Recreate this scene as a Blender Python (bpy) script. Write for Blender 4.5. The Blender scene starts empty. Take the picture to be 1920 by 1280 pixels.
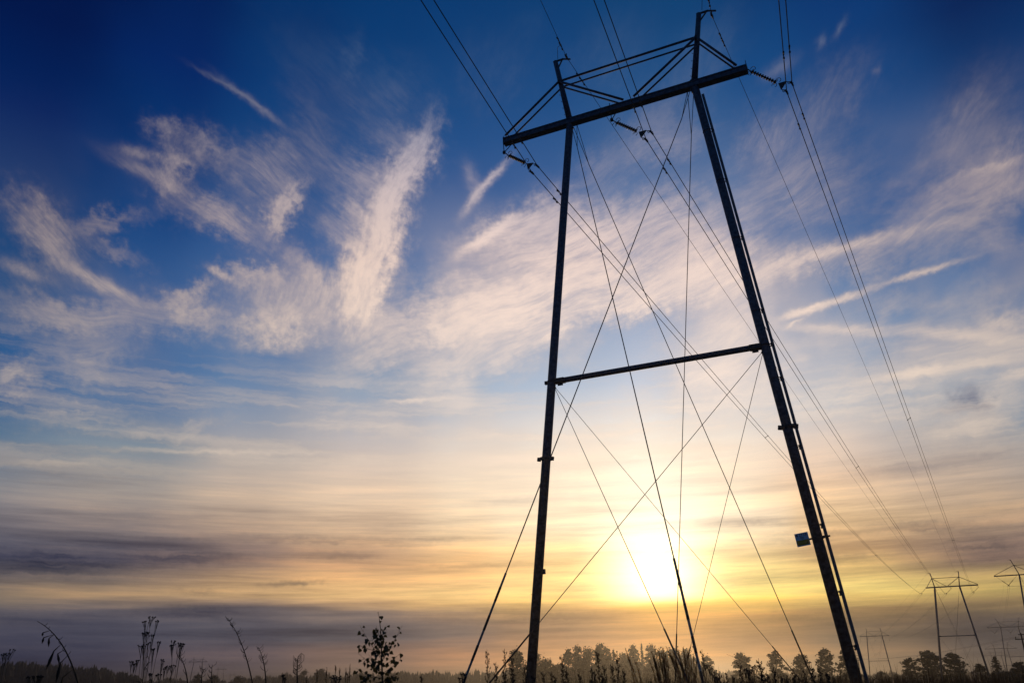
import bpy, math, random
from mathutils import Vector, Matrix, Euler
random.seed(7)
R = math.radians
scn = bpy.context.scene

# ------------------------------------------------------------------ camera
CAM_H = 1.2808
PITCH, ROLL, FPX = 0.3864, -0.0191, 1563.735      # focal length in pixels of a 1920 wide frame
fwd = Vector((0, math.cos(PITCH), math.sin(PITCH)))
rt0 = Vector((1, 0, 0)); up0 = rt0.cross(fwd)
rt = rt0 * math.cos(ROLL) + up0 * math.sin(ROLL)
up = -rt0 * math.sin(ROLL) + up0 * math.cos(ROLL)
EYE = Vector((0, 0, CAM_H))
cam = bpy.data.cameras.new('camera'); co = bpy.data.objects.new('camera', cam)
scn.collection.objects.link(co); scn.camera = co
co.matrix_world = Matrix(((rt.x, up.x, -fwd.x, EYE.x), (rt.y, up.y, -fwd.y, EYE.y), (rt.z, up.z, -fwd.z, EYE.z), (0, 0, 0, 1)))
cam.sensor_width = 36; cam.lens = FPX / 1920 * 36; cam.clip_start = .05; cam.clip_end = 30000

def ray(px, py):
    return (fwd * FPX + rt * (px - 960) - up * (py - 640)).normalized()
def at(px, py, d):
    """world point seen at photo pixel (px,py) at horizontal distance d"""
    v = ray(px, py); return EYE + v * (d / math.hypot(v.x, v.y))
def sky_at(px, py):
    """sky coordinates in degrees: azimuth*cos(el), elevation"""
    v = ray(px, py); el = math.asin(v.z); az = math.atan2(v.x, v.y)
    return math.degrees(az) * math.cos(el), math.degrees(el)

# ------------------------------------------------------------------ render / exposure
scn.render.engine = 'CYCLES'
scn.cycles.use_denoising = True
scn.cycles.volume_bounces = 1; scn.cycles.max_bounces = 6; scn.cycles.diffuse_bounces = 2
scn.cycles.volume_max_steps = 64
scn.cycles.sample_clamp_indirect = 4
scn.view_settings.view_transform = 'Standard'; scn.view_settings.look = 'None'
scn.view_settings.exposure = 0; scn.view_settings.gamma = 1

# ------------------------------------------------------------------ sun and sky
SUN_AZ, SUN_EL = 9.35, 6.0
def lin(c):
    return tuple((v / 255 / 12.92) if v / 255 < .04045 else ((v / 255 + .055) / 1.055) ** 2.4 for v in c) + (1,)

sd = bpy.data.lights.new('sun', 'SUN'); sd.energy = .7; sd.angle = R(.6); sd.color = (1, .68, .34)
so = bpy.data.objects.new('sun', sd); scn.collection.objects.link(so)
sdir = Vector((math.sin(R(SUN_AZ)) * math.cos(R(SUN_EL)), math.cos(R(SUN_AZ)) * math.cos(R(SUN_EL)), math.sin(R(SUN_EL))))
so.rotation_euler = sdir.to_track_quat('Z', 'Y').to_euler(); so.location = (0, 0, 60)

world = bpy.data.worlds.new('World'); scn.world = world; world.use_nodes = True
NT = world.node_tree; NT.nodes.clear(); L = NT.links.new
def N(t, **k):
    n = NT.nodes.new(t)
    for a, b in k.items(): setattr(n, a, b)
    return n
def inp(sock, v):
    if hasattr(v, 'is_output') or isinstance(v, bpy.types.NodeSocket): L(v, sock)
    else: sock.default_value = v
def M(op, a, b=None, c=None, clamp=False):
    n = N('ShaderNodeMath', operation=op, use_clamp=clamp)
    inp(n.inputs[0], a)
    if b is not None: inp(n.inputs[1], b)
    if c is not None: inp(n.inputs[2], c)
    return n.outputs[0]
def VM(op, a, b=None, s=None):
    n = N('ShaderNodeVectorMath', operation=op); inp(n.inputs[0], a)
    if b is not None: inp(n.inputs[1], b)
    if s is not None: inp(n.inputs[3], s)
    return n.outputs['Value'] if op in ('LENGTH', 'DOT_PRODUCT', 'DISTANCE') else n.outputs[0]
def MIX(f, a, b, mode='MIX'):
    n = N('ShaderNodeMix', data_type='RGBA', blend_type=mode, clamp_factor=True)
    inp(n.inputs[0], f); inp(n.inputs[6], a); inp(n.inputs[7], b); return n.outputs[2]
def RAMP(f, stops, interp='LINEAR'):
    n = N('ShaderNodeValToRGB'); cr = n.color_ramp; cr.interpolation = interp
    cr.elements[0].position = stops[0][0]; cr.elements[0].color = stops[0][1]
    cr.elements[1].position = stops[1][0]; cr.elements[1].color = stops[1][1]
    for p, c in stops[2:]:
        e = cr.elements.new(p); e.color = c
    inp(n.inputs[0], f); return n.outputs[0]
def SSTEP(v, lo, hi, tlo=0., thi=1.):
    n = N('ShaderNodeMapRange', interpolation_type='SMOOTHSTEP'); inp(n.inputs[0], v)
    for i, x in enumerate((lo, hi, tlo, thi)): inp(n.inputs[1 + i], x)
    return n.outputs[0]

tc = N('ShaderNodeTexCoord'); sep = N('ShaderNodeSeparateXYZ'); dirv = VM('NORMALIZE', tc.outputs['Generated']); L(dirv, sep.inputs[0])
dx, dy, dz = sep.outputs
el = M('ARCSINE', dz); az = M('ARCTAN2', dx, dy)
elD = M('MULTIPLY', el, 57.29578); azD = M('MULTIPLY', az, 57.29578)
azC = M('MULTIPLY', azD, M('COSINE', el))
cmb = N('ShaderNodeCombineXYZ'); L(azC, cmb.inputs[0]); L(elD, cmb.inputs[1]); cmb.inputs[2].default_value = 1; P0 = cmb.outputs[0]
# warps
def NOISE(vec, scale, detail=4, rough=.55, dist=0., dims='2D', color=False, lac=2.0):
    n = N('ShaderNodeTexNoise', noise_dimensions=dims); inp(n.inputs['Vector'], vec)
    n.inputs['Scale'].default_value = scale; n.inputs['Detail'].default_value = detail
    n.inputs['Roughness'].default_value = rough; n.inputs['Distortion'].default_value = dist; n.inputs['Lacunarity'].default_value = lac
    return n.outputs['Color' if color else 'Fac']
wv = VM('SUBTRACT', NOISE(P0, .11, 2, .5, color=True), (.5, .5, .5))
P1 = VM('MULTIPLY_ADD', wv, (2.6, 2.6, 0)); 
NT.nodes[-1].inputs[2].default_value = (0, 0, 0); L(P0, NT.nodes[-1].inputs[2])

# --- clear sky and low cloud layers: colour by azimuth column and elevation
XS = [0, 320, 640, 960, 1250, 1560, 1910]
ROWS = [
 (0,   [(0,12,52),(0,28,84),(0,52,106),(0,56,110),(0,62,112),(0,52,112),(0,30,78)]),
 (130, [(0,20,76),(0,36,98),(0,62,120),(0,66,124),(12,76,130),(0,68,128),(0,50,104)]),
 (260, [(0,34,94),(0,52,110),(16,76,132),(14,76,134),(44,94,145),(26,82,140),(26,76,130)]),
 (400, [(0,58,112),(10,65,125),(35,85,145),(45,92,152),(85,120,168),(50,95,150),(45,85,140)]),
 (520, [(30,75,125),(45,85,142),(62,105,158),(88,125,172),(125,150,188),(78,118,165),(72,108,155)]),
 (640, [(40,88,140),(65,105,155),(100,130,172),(130,158,192),(165,182,208),(110,145,185),(82,122,165)]),
 (740, [(42,92,145),(70,112,160),(120,150,180),(162,186,210),(200,210,225),(150,180,205),(98,138,170)]),
 (830, [(95,122,145),(135,148,160),(188,180,182),(235,222,210),(255,245,228),(222,203,190),(148,150,155)]),
 (900, [(130,132,140),(175,163,152),(222,198,176),(250,230,205),(255,250,228),(236,203,172),(160,148,140)]),
 (970, [(120,116,124),(166,148,136),(222,188,156),(254,234,200),(255,253,236),(240,204,156),(158,136,120)]),
 (1020,[(78,82,102),(122,112,114),(190,155,128),(248,208,155),(255,250,215),(226,182,132),(98,90,104)]),
 (1045,[(62,68,94),(100,96,108),(170,138,120),(235,185,125),(255,242,180),(212,166,112),(84,80,100)]),
 (1075,[(105,100,104),(130,116,108),(216,166,120),(250,198,138),(255,240,165),(250,214,132),(172,146,100)]),
 (1112,[(128,116,102),(198,160,118),(252,204,138),(255,214,142),(255,234,140),(255,228,134),(170,146,90)]),
 (1133,[(92,90,98),(136,121,112),(215,172,128),(236,186,115),(255,205,90),(215,165,85),(112,102,85)]),
 (1148,[(80,80,95),(88,88,102),(110,104,108),(140,120,108),(228,166,82),(142,116,86),(74,74,80)]),
 (1200,[(66,68,90),(74,76,94),(92,92,102),(125,110,104),(198,142,86),(122,106,88),(62,66,76)]),
 (1224,[(54,58,82),(70,72,94),(138,112,102),(208,146,98),(226,158,84),(150,120,90),(66,70,80)]),
 (1240,[(50,54,80),(72,70,88),(124,106,102),(200,148,110),(215,155,88),(155,126,95),(78,82,88)]),
 (1300,[(44,46,66),(62,60,72),(100,90,86),(160,125,96),(170,130,80),(130,110,86),(66,70,74)]),
]
def grid_col(px, py):
    px = min(max(px, XS[0]), XS[-1]); py = min(max(py, 0), 1300)
    i = max(k for k in range(len(XS) - 1) if XS[k] <= px); j = max(k for k in range(len(ROWS) - 1) if ROWS[k][0] <= py)
    u = (px - XS[i]) / (XS[i + 1] - XS[i]); v = (py - ROWS[j][0]) / (ROWS[j + 1][0] - ROWS[j][0])
    A = [lin(ROWS[j + a][1][i + b]) for a in (0, 1) for b in (0, 1)]
    return tuple((A[0][k] * (1 - u) + A[1][k] * u) * (1 - v) + (A[2][k] * (1 - u) + A[3][k] * u) * v for k in range(3)) + (1,)
def pix_of(azd, eld):
    a, e = R(azd), R(eld); v = Vector((math.sin(a) * math.cos(e), math.cos(a) * math.cos(e), math.sin(e)))
    z = v.dot(fwd); return 960 + FPX * v.dot(rt) / z, 640 - FPX * v.dot(up) / z
ELS = [-1, .4, 1.4, 2.0, 2.9, 3.6, 4.3, 4.8, 5.3, 6.2, 7.2, 8.0, 8.8, 9.6, 11.5, 14, 16.5, 19, 23, 28, 33, 38, 42, 46]
COLS = [-34, -26, -18, -10, -3, 3, 9.35, 15, 21, 28, 36]
bn = NOISE(VM('MULTIPLY', P0, (.045, .3, 0)), 1, 3, .5)
bn2 = NOISE(VM('MULTIPLY', P0, (.09, 1.3, 0)), 1, 5, .6)
warp = M('ADD', M('MULTIPLY', M('SUBTRACT', bn, .5), 1.0), M('MULTIPLY', M('SUBTRACT', bn2, .5), .7))
warp = M('MULTIPLY', warp, SSTEP(elD, 22, 3, .2, 1.))
elW = M('MULTIPLY', M('ADD', M('ADD', elD, warp), 1), 1 / 47, clamp=True)
azW = M('ADD', azD, M('MULTIPLY', M('SUBTRACT', NOISE(P0, .12, 2, .5), .5), 5))
sky = None
for i, a in enumerate(COLS):
    st = []
    for e in ELS:
        px, py = pix_of(a, e); st.append(((e + 1) / 47, grid_col(px, py)))
    c = RAMP(elW, st)
    sky = c if sky is None else MIX(SSTEP(azW, COLS[i - 1], COLS[i]), sky, c)
# long level streaks in the low layers
st1 = NOISE(VM('MULTIPLY', VM('ADD', P0, (40, 3, 0)), (.06, 1.1, 0)), 1, 7, .64)
st1 = M('MULTIPLY', M('SUBTRACT', st1, .5), SSTEP(elD, 17, 6))
sky = MIX(1, sky, RAMP(M('MULTIPLY_ADD', st1, 1.55, .5), [(0, (.42, .45, .55, 1)), (.5, (1, 1, 1, 1)), (1, (1.7, 1.5, 1.25, 1))]), 'MULTIPLY')

# --- cirrus: fields of soft patches, fibrous inside. (x0,y0,x1,y1) end points and half width in photo pixels, density, fibre family
CIR = [
 # tall plume: core, then its feathered left side
 (640,570,700,500,38,1.5,0),(670,560,690,590,30,1.0,0),(680,530,732,430,34,1.5,0),(722,450,758,350,30,1.4,0),(748,365,795,265,28,1.1,0),(778,300,815,205,20,.6,0),(660,590,690,640,40,.45,0),
 (600,420,690,480,34,.28,1),(650,380,720,430,36,.4,1),(650,310,740,350,34,.4,1),(700,240,790,260,26,.3,1),
 (650,190,780,130,44,.2,1),(520,40,640,130,56,.14,1),(560,170,630,330,40,.2,1),(640,120,660,60,16,.25,1),
 # left mottled cloud
 (225,300,335,352,12,.38,1),(232,282,290,292,9,.4,4),(290,248,350,262,18,.45,4),(310,322,365,306,22,.6,4),(375,270,432,300,24,.42,4),(300,350,350,350,18,.35,4),
 (350,385,480,432,26,.4,1),(440,330,545,350,44,.4,1),(510,440,556,345,17,.8,0),(500,400,520,440,14,.4,4),(400,420,480,470,22,.3,1),(480,290,560,270,30,.25,1),
 (375,132,450,172,4,.35,1),(430,158,525,230,6,.45,1),
 # left
 (10,400,120,425,28,.3,1),(50,425,150,510,34,.42,1),(145,508,250,565,11,.75,1),(150,425,262,404,14,.3,3),(5,492,80,520,10,.4,4),(180,450,270,490,14,.22,1),(40,590,330,600,26,.35,3),(20,560,200,620,30,.25,1),
 # woolly patch
 (312,575,390,605,26,.6,4),(340,560,400,545,14,.4,4),(400,504,432,522,6,.8,4),(430,530,520,530,16,.45,4),(435,620,570,600,28,.85,4),(450,560,610,560,34,.5,0),(540,480,610,560,24,.4,0),(470,650,600,640,12,.35,4),
 (0,712,80,706,20,.5,2),(110,690,220,655,30,.32,2),(150,700,190,740,20,.2,1),(60,785,260,785,14,.22,3),
 (330,805,415,785,13,.3,2),(90,836,560,848,4,.4,3),(200,812,330,806,10,.15,3),(560,790,700,760,24,.2,2),(20,868,180,866,5,.25,3),
 # centre field
 (700,640,900,560,44,.5,2),(830,600,1060,540,60,.75,2),(866,474,960,412,9,1.0,2),(890,450,1030,385,24,.65,2),(940,470,1100,430,44,.6,2),(1040,430,1200,440,56,.7,2),(1180,400,1340,420,50,.5,2),
 (980,540,1240,520,56,.9,2),(1230,520,1400,500,56,.6,2),(1120,580,1260,560,22,.6,2),(1330,600,1420,640,36,.4,2),(760,700,900,660,26,.35,2),(745,752,830,748,4,.5,3),(870,400,900,355,8,.55,0),(898,360,944,310,7,.85,2),(876,310,890,360,12,.28,1),
 (640,690,760,640,36,.32,2),(920,680,1020,620,44,.4,2),(1270,670,1440,720,44,.45,2),(1340,440,1420,560,50,.35,2),(1010,640,1060,600,20,.4,2),(730,600,900,620,26,.3,3),
 # upper centre veils
 (900,160,960,60,56,.15,0),(970,50,1010,20,30,.14,0),(1090,120,1200,30,56,.18,0),(1280,150,1370,20,44,.22,0),(1180,250,1290,190,46,.2,0),(1180,290,1300,260,30,.25,2),(1080,330,1160,300,30,.15,2),
 # right
 (1380,270,1480,250,50,.25,0),(1500,250,1620,120,50,.22,0),(1400,360,1600,340,70,.3,2),(1420,520,1540,482,24,.5,2),(1520,482,1682,436,11,.8,2),(1560,500,1700,480,26,.3,2),
 (1478,592,1560,566,6,1.0,2),(1560,566,1645,538,6,.8,2),(1668,527,1784,494,5,.8,2),(1478,612,1500,600,3,.5,2),(1500,614,1700,622,8,.5,3),(1700,616,1919,640,9,.6,3),(1820,610,1919,585,20,.45,2),(1640,620,1680,560,10,.15,2),
 (1660,708,1790,688,7,.8,2),(1790,680,1900,676,7,.6,3),(1700,700,1780,690,14,.3,2),
 (1740,390,1919,340,36,.32,2),(1780,300,1850,160,44,.2,0),(1890,260,1919,360,44,.2,0),(1820,325,1919,300,7,.4,2),(1600,460,1830,405,10,.25,2),
 (1700,440,1860,450,40,.2,2),(1568,66,1582,38,5,.5,0),(1536,88,1544,68,8,.4,0),(1440,140,1490,110,12,.35,0),(1642,136,1650,130,8,.2,0),
 (1800,790,1919,750,30,.3,2),(1600,565,1720,560,24,.15,2),(1880,740,1919,700,20,.25,2),
]
DARK = [ # low cloud bank, seen from its shaded side
 (-60,1052,300,1050,24,.95),(250,1040,480,1046,13,.55),(480,1008,760,1018,8,.5),(600,1040,720,1042,6,.15),(180,1010,460,1020,12,.3),(500,1096,600,1090,5,.6),(330,1108,420,1106,6,.35),(270,1146,470,1148,10,.65),(420,1180,760,1180,26,.35),(-40,1160,240,1165,18,.45),
 (560,985,860,992,10,.22),(700,1010,900,1012,5,.25),(800,1160,1120,1152,13,.5),(1000,1175,1180,1172,18,.35),(100,965,420,968,14,.22),(-40,1215,260,1218,16,.5),(540,1035,700,1040,8,.25),(760,1062,1000,1058,4,.22),
 (1640,984,1960,992,10,.6),(1740,1030,1960,1034,22,.85),(1480,1042,1760,1050,13,.42),(1420,1000,1700,994,5,.35),(1560,880,1800,872,12,.3),(1750,860,1920,850,16,.28),(1300,972,1480,980,5,.3),(1380,1018,1520,1012,6,.25),
 (1330,1100,1420,1095,5,.2),(1600,1165,1960,1170,24,.5),(1380,1158,1620,1160,16,.35),(1780,960,1920,955,8,.3),(1790,730,1850,765,20,.5),(1750,770,1830,760,12,.2),(1300,1185,1500,1190,12,.2),(880,940,1060,935,7,.15),
]
FAM = [  # fibre angle (deg from horizontal, up positive), along scale, across scale, roughness
 (66, .26, .75, .66), (-38, .20, .85, .66), (20, .16, .75, .66), (1, .08, .95, .62), (40, .55, .75, .7)]
dens = None
fine = VM('SUBTRACT', NOISE(P0, 1.1, 5, .62, color=True), (.5, .5, .5))
PB = VM('MULTIPLY_ADD', wv, (2.4, 2.4, 0)); NT.nodes[-1].inputs[2].default_value = (0, 0, 0); L(P0, NT.nodes[-1].inputs[2])
PB2 = VM('MULTIPLY_ADD', fine, (2.3, 2.3, 0)); L(PB, NT.nodes[-1].inputs[2])
P0d = VM('MULTIPLY_ADD', fine, (2.2, .5, 0)); NT.nodes[-1].inputs[2].default_value = (0, 0, 0); L(P0, NT.nodes[-1].inputs[2])
P0f = VM('MULTIPLY_ADD', fine, (.7, .5, 0)); NT.nodes[-1].inputs[2].default_value = (0, 0, 0); L(P0, NT.nodes[-1].inputs[2])
def blobs(lst, wide, thin):
    S = None
    for (x0, y0, x1, y1, w, amp) in lst:
        a = sky_at(x0, y0); b = sky_at(x1, y1); cx, cy = (a[0] + b[0]) / 2, (a[1] + b[1]) / 2
        ln = math.hypot(b[0] - a[0], b[1] - a[1]) / 2 * 1.05 + .1; wd = w / 27.3
        th = math.atan2(b[1] - a[1], b[0] - a[0]); ct, sn = math.cos(th), math.sin(th); src = wide if w > 12 else thin
        u = VM('DOT_PRODUCT', src, (ct / ln, sn / ln, -(ct * cx + sn * cy) / ln))
        v = VM('DOT_PRODUCT', src, (-sn / wd, ct / wd, (sn * cx - ct * cy) / wd))
        g = M('POWER', math.e ** -1, M('MULTIPLY_ADD', v, v, M('MULTIPLY', u, u)))
        S = M('MULTIPLY', g, amp) if S is None else M('MULTIPLY_ADD', g, amp, S)
    return S
for fam, (ang, sa, sc, ro) in enumerate(FAM):
    S = blobs([t[:6] for t in CIR if t[6] == fam], PB2, P0f)
    ca, sb = math.cos(R(ang)), math.sin(R(ang)); cv = N('ShaderNodeCombineXYZ')
    L(VM('DOT_PRODUCT', P1, (ca * sa, sb * sa, fam * 13.7)), cv.inputs[0]); L(VM('DOT_PRODUCT', P1, (-sb * sc, ca * sc, fam * 5.1)), cv.inputs[1])
    n = M('ADD', M('MULTIPLY', NOISE(cv.outputs[0], 1, 9, ro), .62), M('MULTIPLY', NOISE(cv.outputs[0], 3.7, 6, ro), .38))
    c = M('MULTIPLY', S, SSTEP(n, .33, .66, .48, 1.18))
    dens = c if dens is None else M('ADD', dens, c)
# faint veil everywhere in the mid sky
veil = NOISE(VM('ADD', VM('MULTIPLY', P1, (.09, .14, 0)), (31, 7, 0)), 1, 7, .62)
veil = M('MULTIPLY', SSTEP(veil, .48, .72), M('MULTIPLY', M('MULTIPLY', SSTEP(elD, 8, 14), SSTEP(elD, 34, 26)), SSTEP(azD, -24, -4, 0., .22)))
dens = M('ADD', dens, veil)
lay = NOISE(VM('ADD', VM('MULTIPLY', P0d, (.075, .75, 0)), (11, 17, 0)), 1, 8, .62)
lay = M('MULTIPLY', SSTEP(lay, .42, .70, 0., .34), M('MULTIPLY', SSTEP(elD, 10, 13.5), SSTEP(elD, 22, 17)))
dens = M('ADD', dens, lay)
soft = M('MULTIPLY', SSTEP(NOISE(P1, .09, 3, .5), .4, .66), M('MULTIPLY', SSTEP(elD, 12, 18), M('MULTIPLY', SSTEP(elD, 36, 24), SSTEP(azD, -22, 4, .05, .30))))
dens = M('ADD', dens, soft)
dens = M('SUBTRACT', 1, M('EXPONENT', M('MULTIPLY', dens, -1.6)))
ccol = RAMP(M('MULTIPLY', elD, 1 / 46, clamp=True), [(0, lin((190,165,145))), (.2, lin((255,230,205))), (.33, lin((252,232,214))), (.45, lin((250,226,208))), (.6, lin((240,214,200))), (.72, lin((204,188,190))), (.86, lin((96,118,156))), (.95, lin((36,80,130))), (1, lin((20,70,125)))])
caz = M('MULTIPLY', SSTEP(azD, -32, 4, .62, 1.08), SSTEP(azD, 34, 12, .68, 1.))
ccol = VM('SCALE', ccol, s=M('MULTIPLY', caz, M('MULTIPLY_ADD', dens, .42, .66)))
sky = MIX(dens, sky, ccol)
DK = M('MULTIPLY', blobs(DARK, P0d, P0d), SSTEP(NOISE(VM('MULTIPLY', P0d, (.13, 1.5, 0)), 1, 6, .62), .3, .66, .6, 1.3), clamp=True)
sky = MIX(DK, sky, (.22, .29, .47, 1), 'MULTIPLY')

# --- glow of the veiled sun (cut off below by the low cloud bank)
svec = N('ShaderNodeCombineXYZ'); inp(svec.inputs[0], M('MULTIPLY', M('SUBTRACT', azD, SUN_AZ - .1), .9)); inp(svec.inputs[1], M('MULTIPLY', M('SUBTRACT', elD, SUN_EL - .1), .95))
r = VM('LENGTH', svec.outputs[0])
core = M('EXPONENT', M('MULTIPLY', M('POWER', M('DIVIDE', r, 2.6), 2.), -1))
halo = M('EXPONENT', M('MULTIPLY', M('DIVIDE', r, 8), -1))
cut = SSTEP(M('ADD', elD, M('MULTIPLY', warp, .5)), 4.15, 5.0, .0, 1.)
glow = VM('SCALE', (1.0, .82, .52), s=M('MULTIPLY', M('MULTIPLY', core, 1.7), cut))
glow2 = VM('SCALE', (.44, .235, .07), s=M('MULTIPLY', halo, SSTEP(elD, 2.2, 5.5, .25, 1.)))
sky = VM('ADD', VM('ADD', sky, glow), glow2)
# beyond the picture: darker dusk sky overhead and behind
sky = MIX(SSTEP(M('ABSOLUTE', azD), 42, 80), sky, (.012, .05, .135, 1))
sky = MIX(SSTEP(elD, 46, 70), sky, (.006, .028, .09, 1))
nish = N('ShaderNodeTexSky', sky_type='NISHITA', sun_disc=False)
nish.sun_elevation = R(SUN_EL); nish.sun_rotation = R(SUN_AZ); nish.air_density = 1.2; nish.dust_density = .6; nish.ozone_density = 3
bgN = N('ShaderNodeBackground'); L(nish.outputs[0], bgN.inputs[0]); bgN.inputs[1].default_value = .05
bgS = N('ShaderNodeBackground'); L(sky, bgS.inputs[0]); bgS.inputs[1].default_value = 1
mxs = N('ShaderNodeMixShader'); mxs.inputs[0].default_value = .994; L(bgN.outputs[0], mxs.inputs[1]); L(bgS.outputs[0], mxs.inputs[2])
wo = N('ShaderNodeOutputWorld'); L(mxs.outputs[0], wo.inputs[0])
world.cycles.sampling_method = 'MANUAL'; world.cycles.sample_map_resolution = 512

# ------------------------------------------------------------------ helpers
def mat(name, col, rough=.7, metal=0., noise=None, amt=.3, transl=None, bump=0):
    m = bpy.data.materials.new(name); m.use_nodes = True; nt = m.node_tree; b = nt.nodes['Principled BSDF']
    b.inputs['Roughness'].default_value = rough; b.inputs['Metallic'].default_value = metal
    b.inputs['Base Color'].default_value = (*col, 1)
    if noise:
        t = nt.nodes.new('ShaderNodeTexCoord'); n = nt.nodes.new('ShaderNodeTexNoise'); n.inputs['Scale'].default_value = noise; n.inputs['Detail'].default_value = 5
        nt.links.new(t.outputs['Object'], n.inputs['Vector'])
        r_ = nt.nodes.new('ShaderNodeValToRGB'); r_.color_ramp.elements[0].position = .35; r_.color_ramp.elements[1].position = .68
        r_.color_ramp.elements[0].color = (*[c * (1 - amt) for c in col], 1); r_.color_ramp.elements[1].color = (*[min(1, c * (1 + amt)) for c in col], 1)
        nt.links.new(n.outputs['Fac'], r_.inputs[0]); nt.links.new(r_.outputs[0], b.inputs['Base Color'])
        if bump:
            bp = nt.nodes.new('ShaderNodeBump'); bp.inputs['Strength'].default_value = bump; nt.links.new(n.outputs['Fac'], bp.inputs['Height']); nt.links.new(bp.outputs[0], b.inputs['Normal'])
    if transl:
        tr = nt.nodes.new('ShaderNodeBsdfTranslucent'); tr.inputs[0].default_value = (*transl[1], 1)
        mx = nt.nodes.new('ShaderNodeMixShader'); mx.inputs[0].default_value = transl[0]
        nt.links.new(b.outputs[0], mx.inputs[1]); nt.links.new(tr.outputs[0], mx.inputs[2]); nt.links.new(mx.outputs[0], nt.nodes['Material Output'].inputs[0])
    return m
M_STEEL = mat('weathered galvanised steel', (.07, .09, .125), .6, .2, 10, .42, bump=.1)
M_RAIL = mat('lit-toned galvanised rail', (.11, .13, .155), .5, .3, 15, .2)  # lighter than the legs: the bluish light on the rail is put into its colour
M_DARK = mat('dark steel fittings', (.05, .052, .055), .6, .3, 20, .3)
M_WIRE = mat('aluminium conductor', (.07, .07, .075), .6, .3)
M_PORC = mat('brown glazed insulator', (.035, .022, .018), .35)
M_SLB = mat('black guard sleeve', (.02, .02, .02), .6)
M_SLW = mat('pale guard sleeve', (.20, .20, .20), .6)
M_PLATE = mat('plate enamel', (.36, .70, .86), .45)
M_YEL = mat('plate yellow', (.62, .30, .015), .5)
M_INK = mat('plate lettering', (.015, .02, .03), .6)
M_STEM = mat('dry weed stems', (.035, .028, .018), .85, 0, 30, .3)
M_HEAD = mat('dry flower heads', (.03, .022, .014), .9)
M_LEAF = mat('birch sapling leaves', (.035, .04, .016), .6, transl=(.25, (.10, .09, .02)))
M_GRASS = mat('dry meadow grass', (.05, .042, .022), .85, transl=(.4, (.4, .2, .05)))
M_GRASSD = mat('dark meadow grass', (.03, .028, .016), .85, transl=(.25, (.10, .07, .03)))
M_PINE = mat('pine needles', (.035, .045, .022), .8, 0, 1.5, .3)
M_SPRUCE = mat('spruce needles', (.014, .02, .016), .9)
M_DECID = mat('autumn foliage', (.07, .055, .025), .8, 0, 1.2, .3)
M_BARK = mat('bark', (.07, .05, .035), .9, 0, 6, .3)
M_WOOD = mat('creosoted pole wood', (.05, .038, .028), .9)
M_GROUND = mat('dark meadow soil', (.035, .033, .02), .95, 0, .4, .4)

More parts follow.
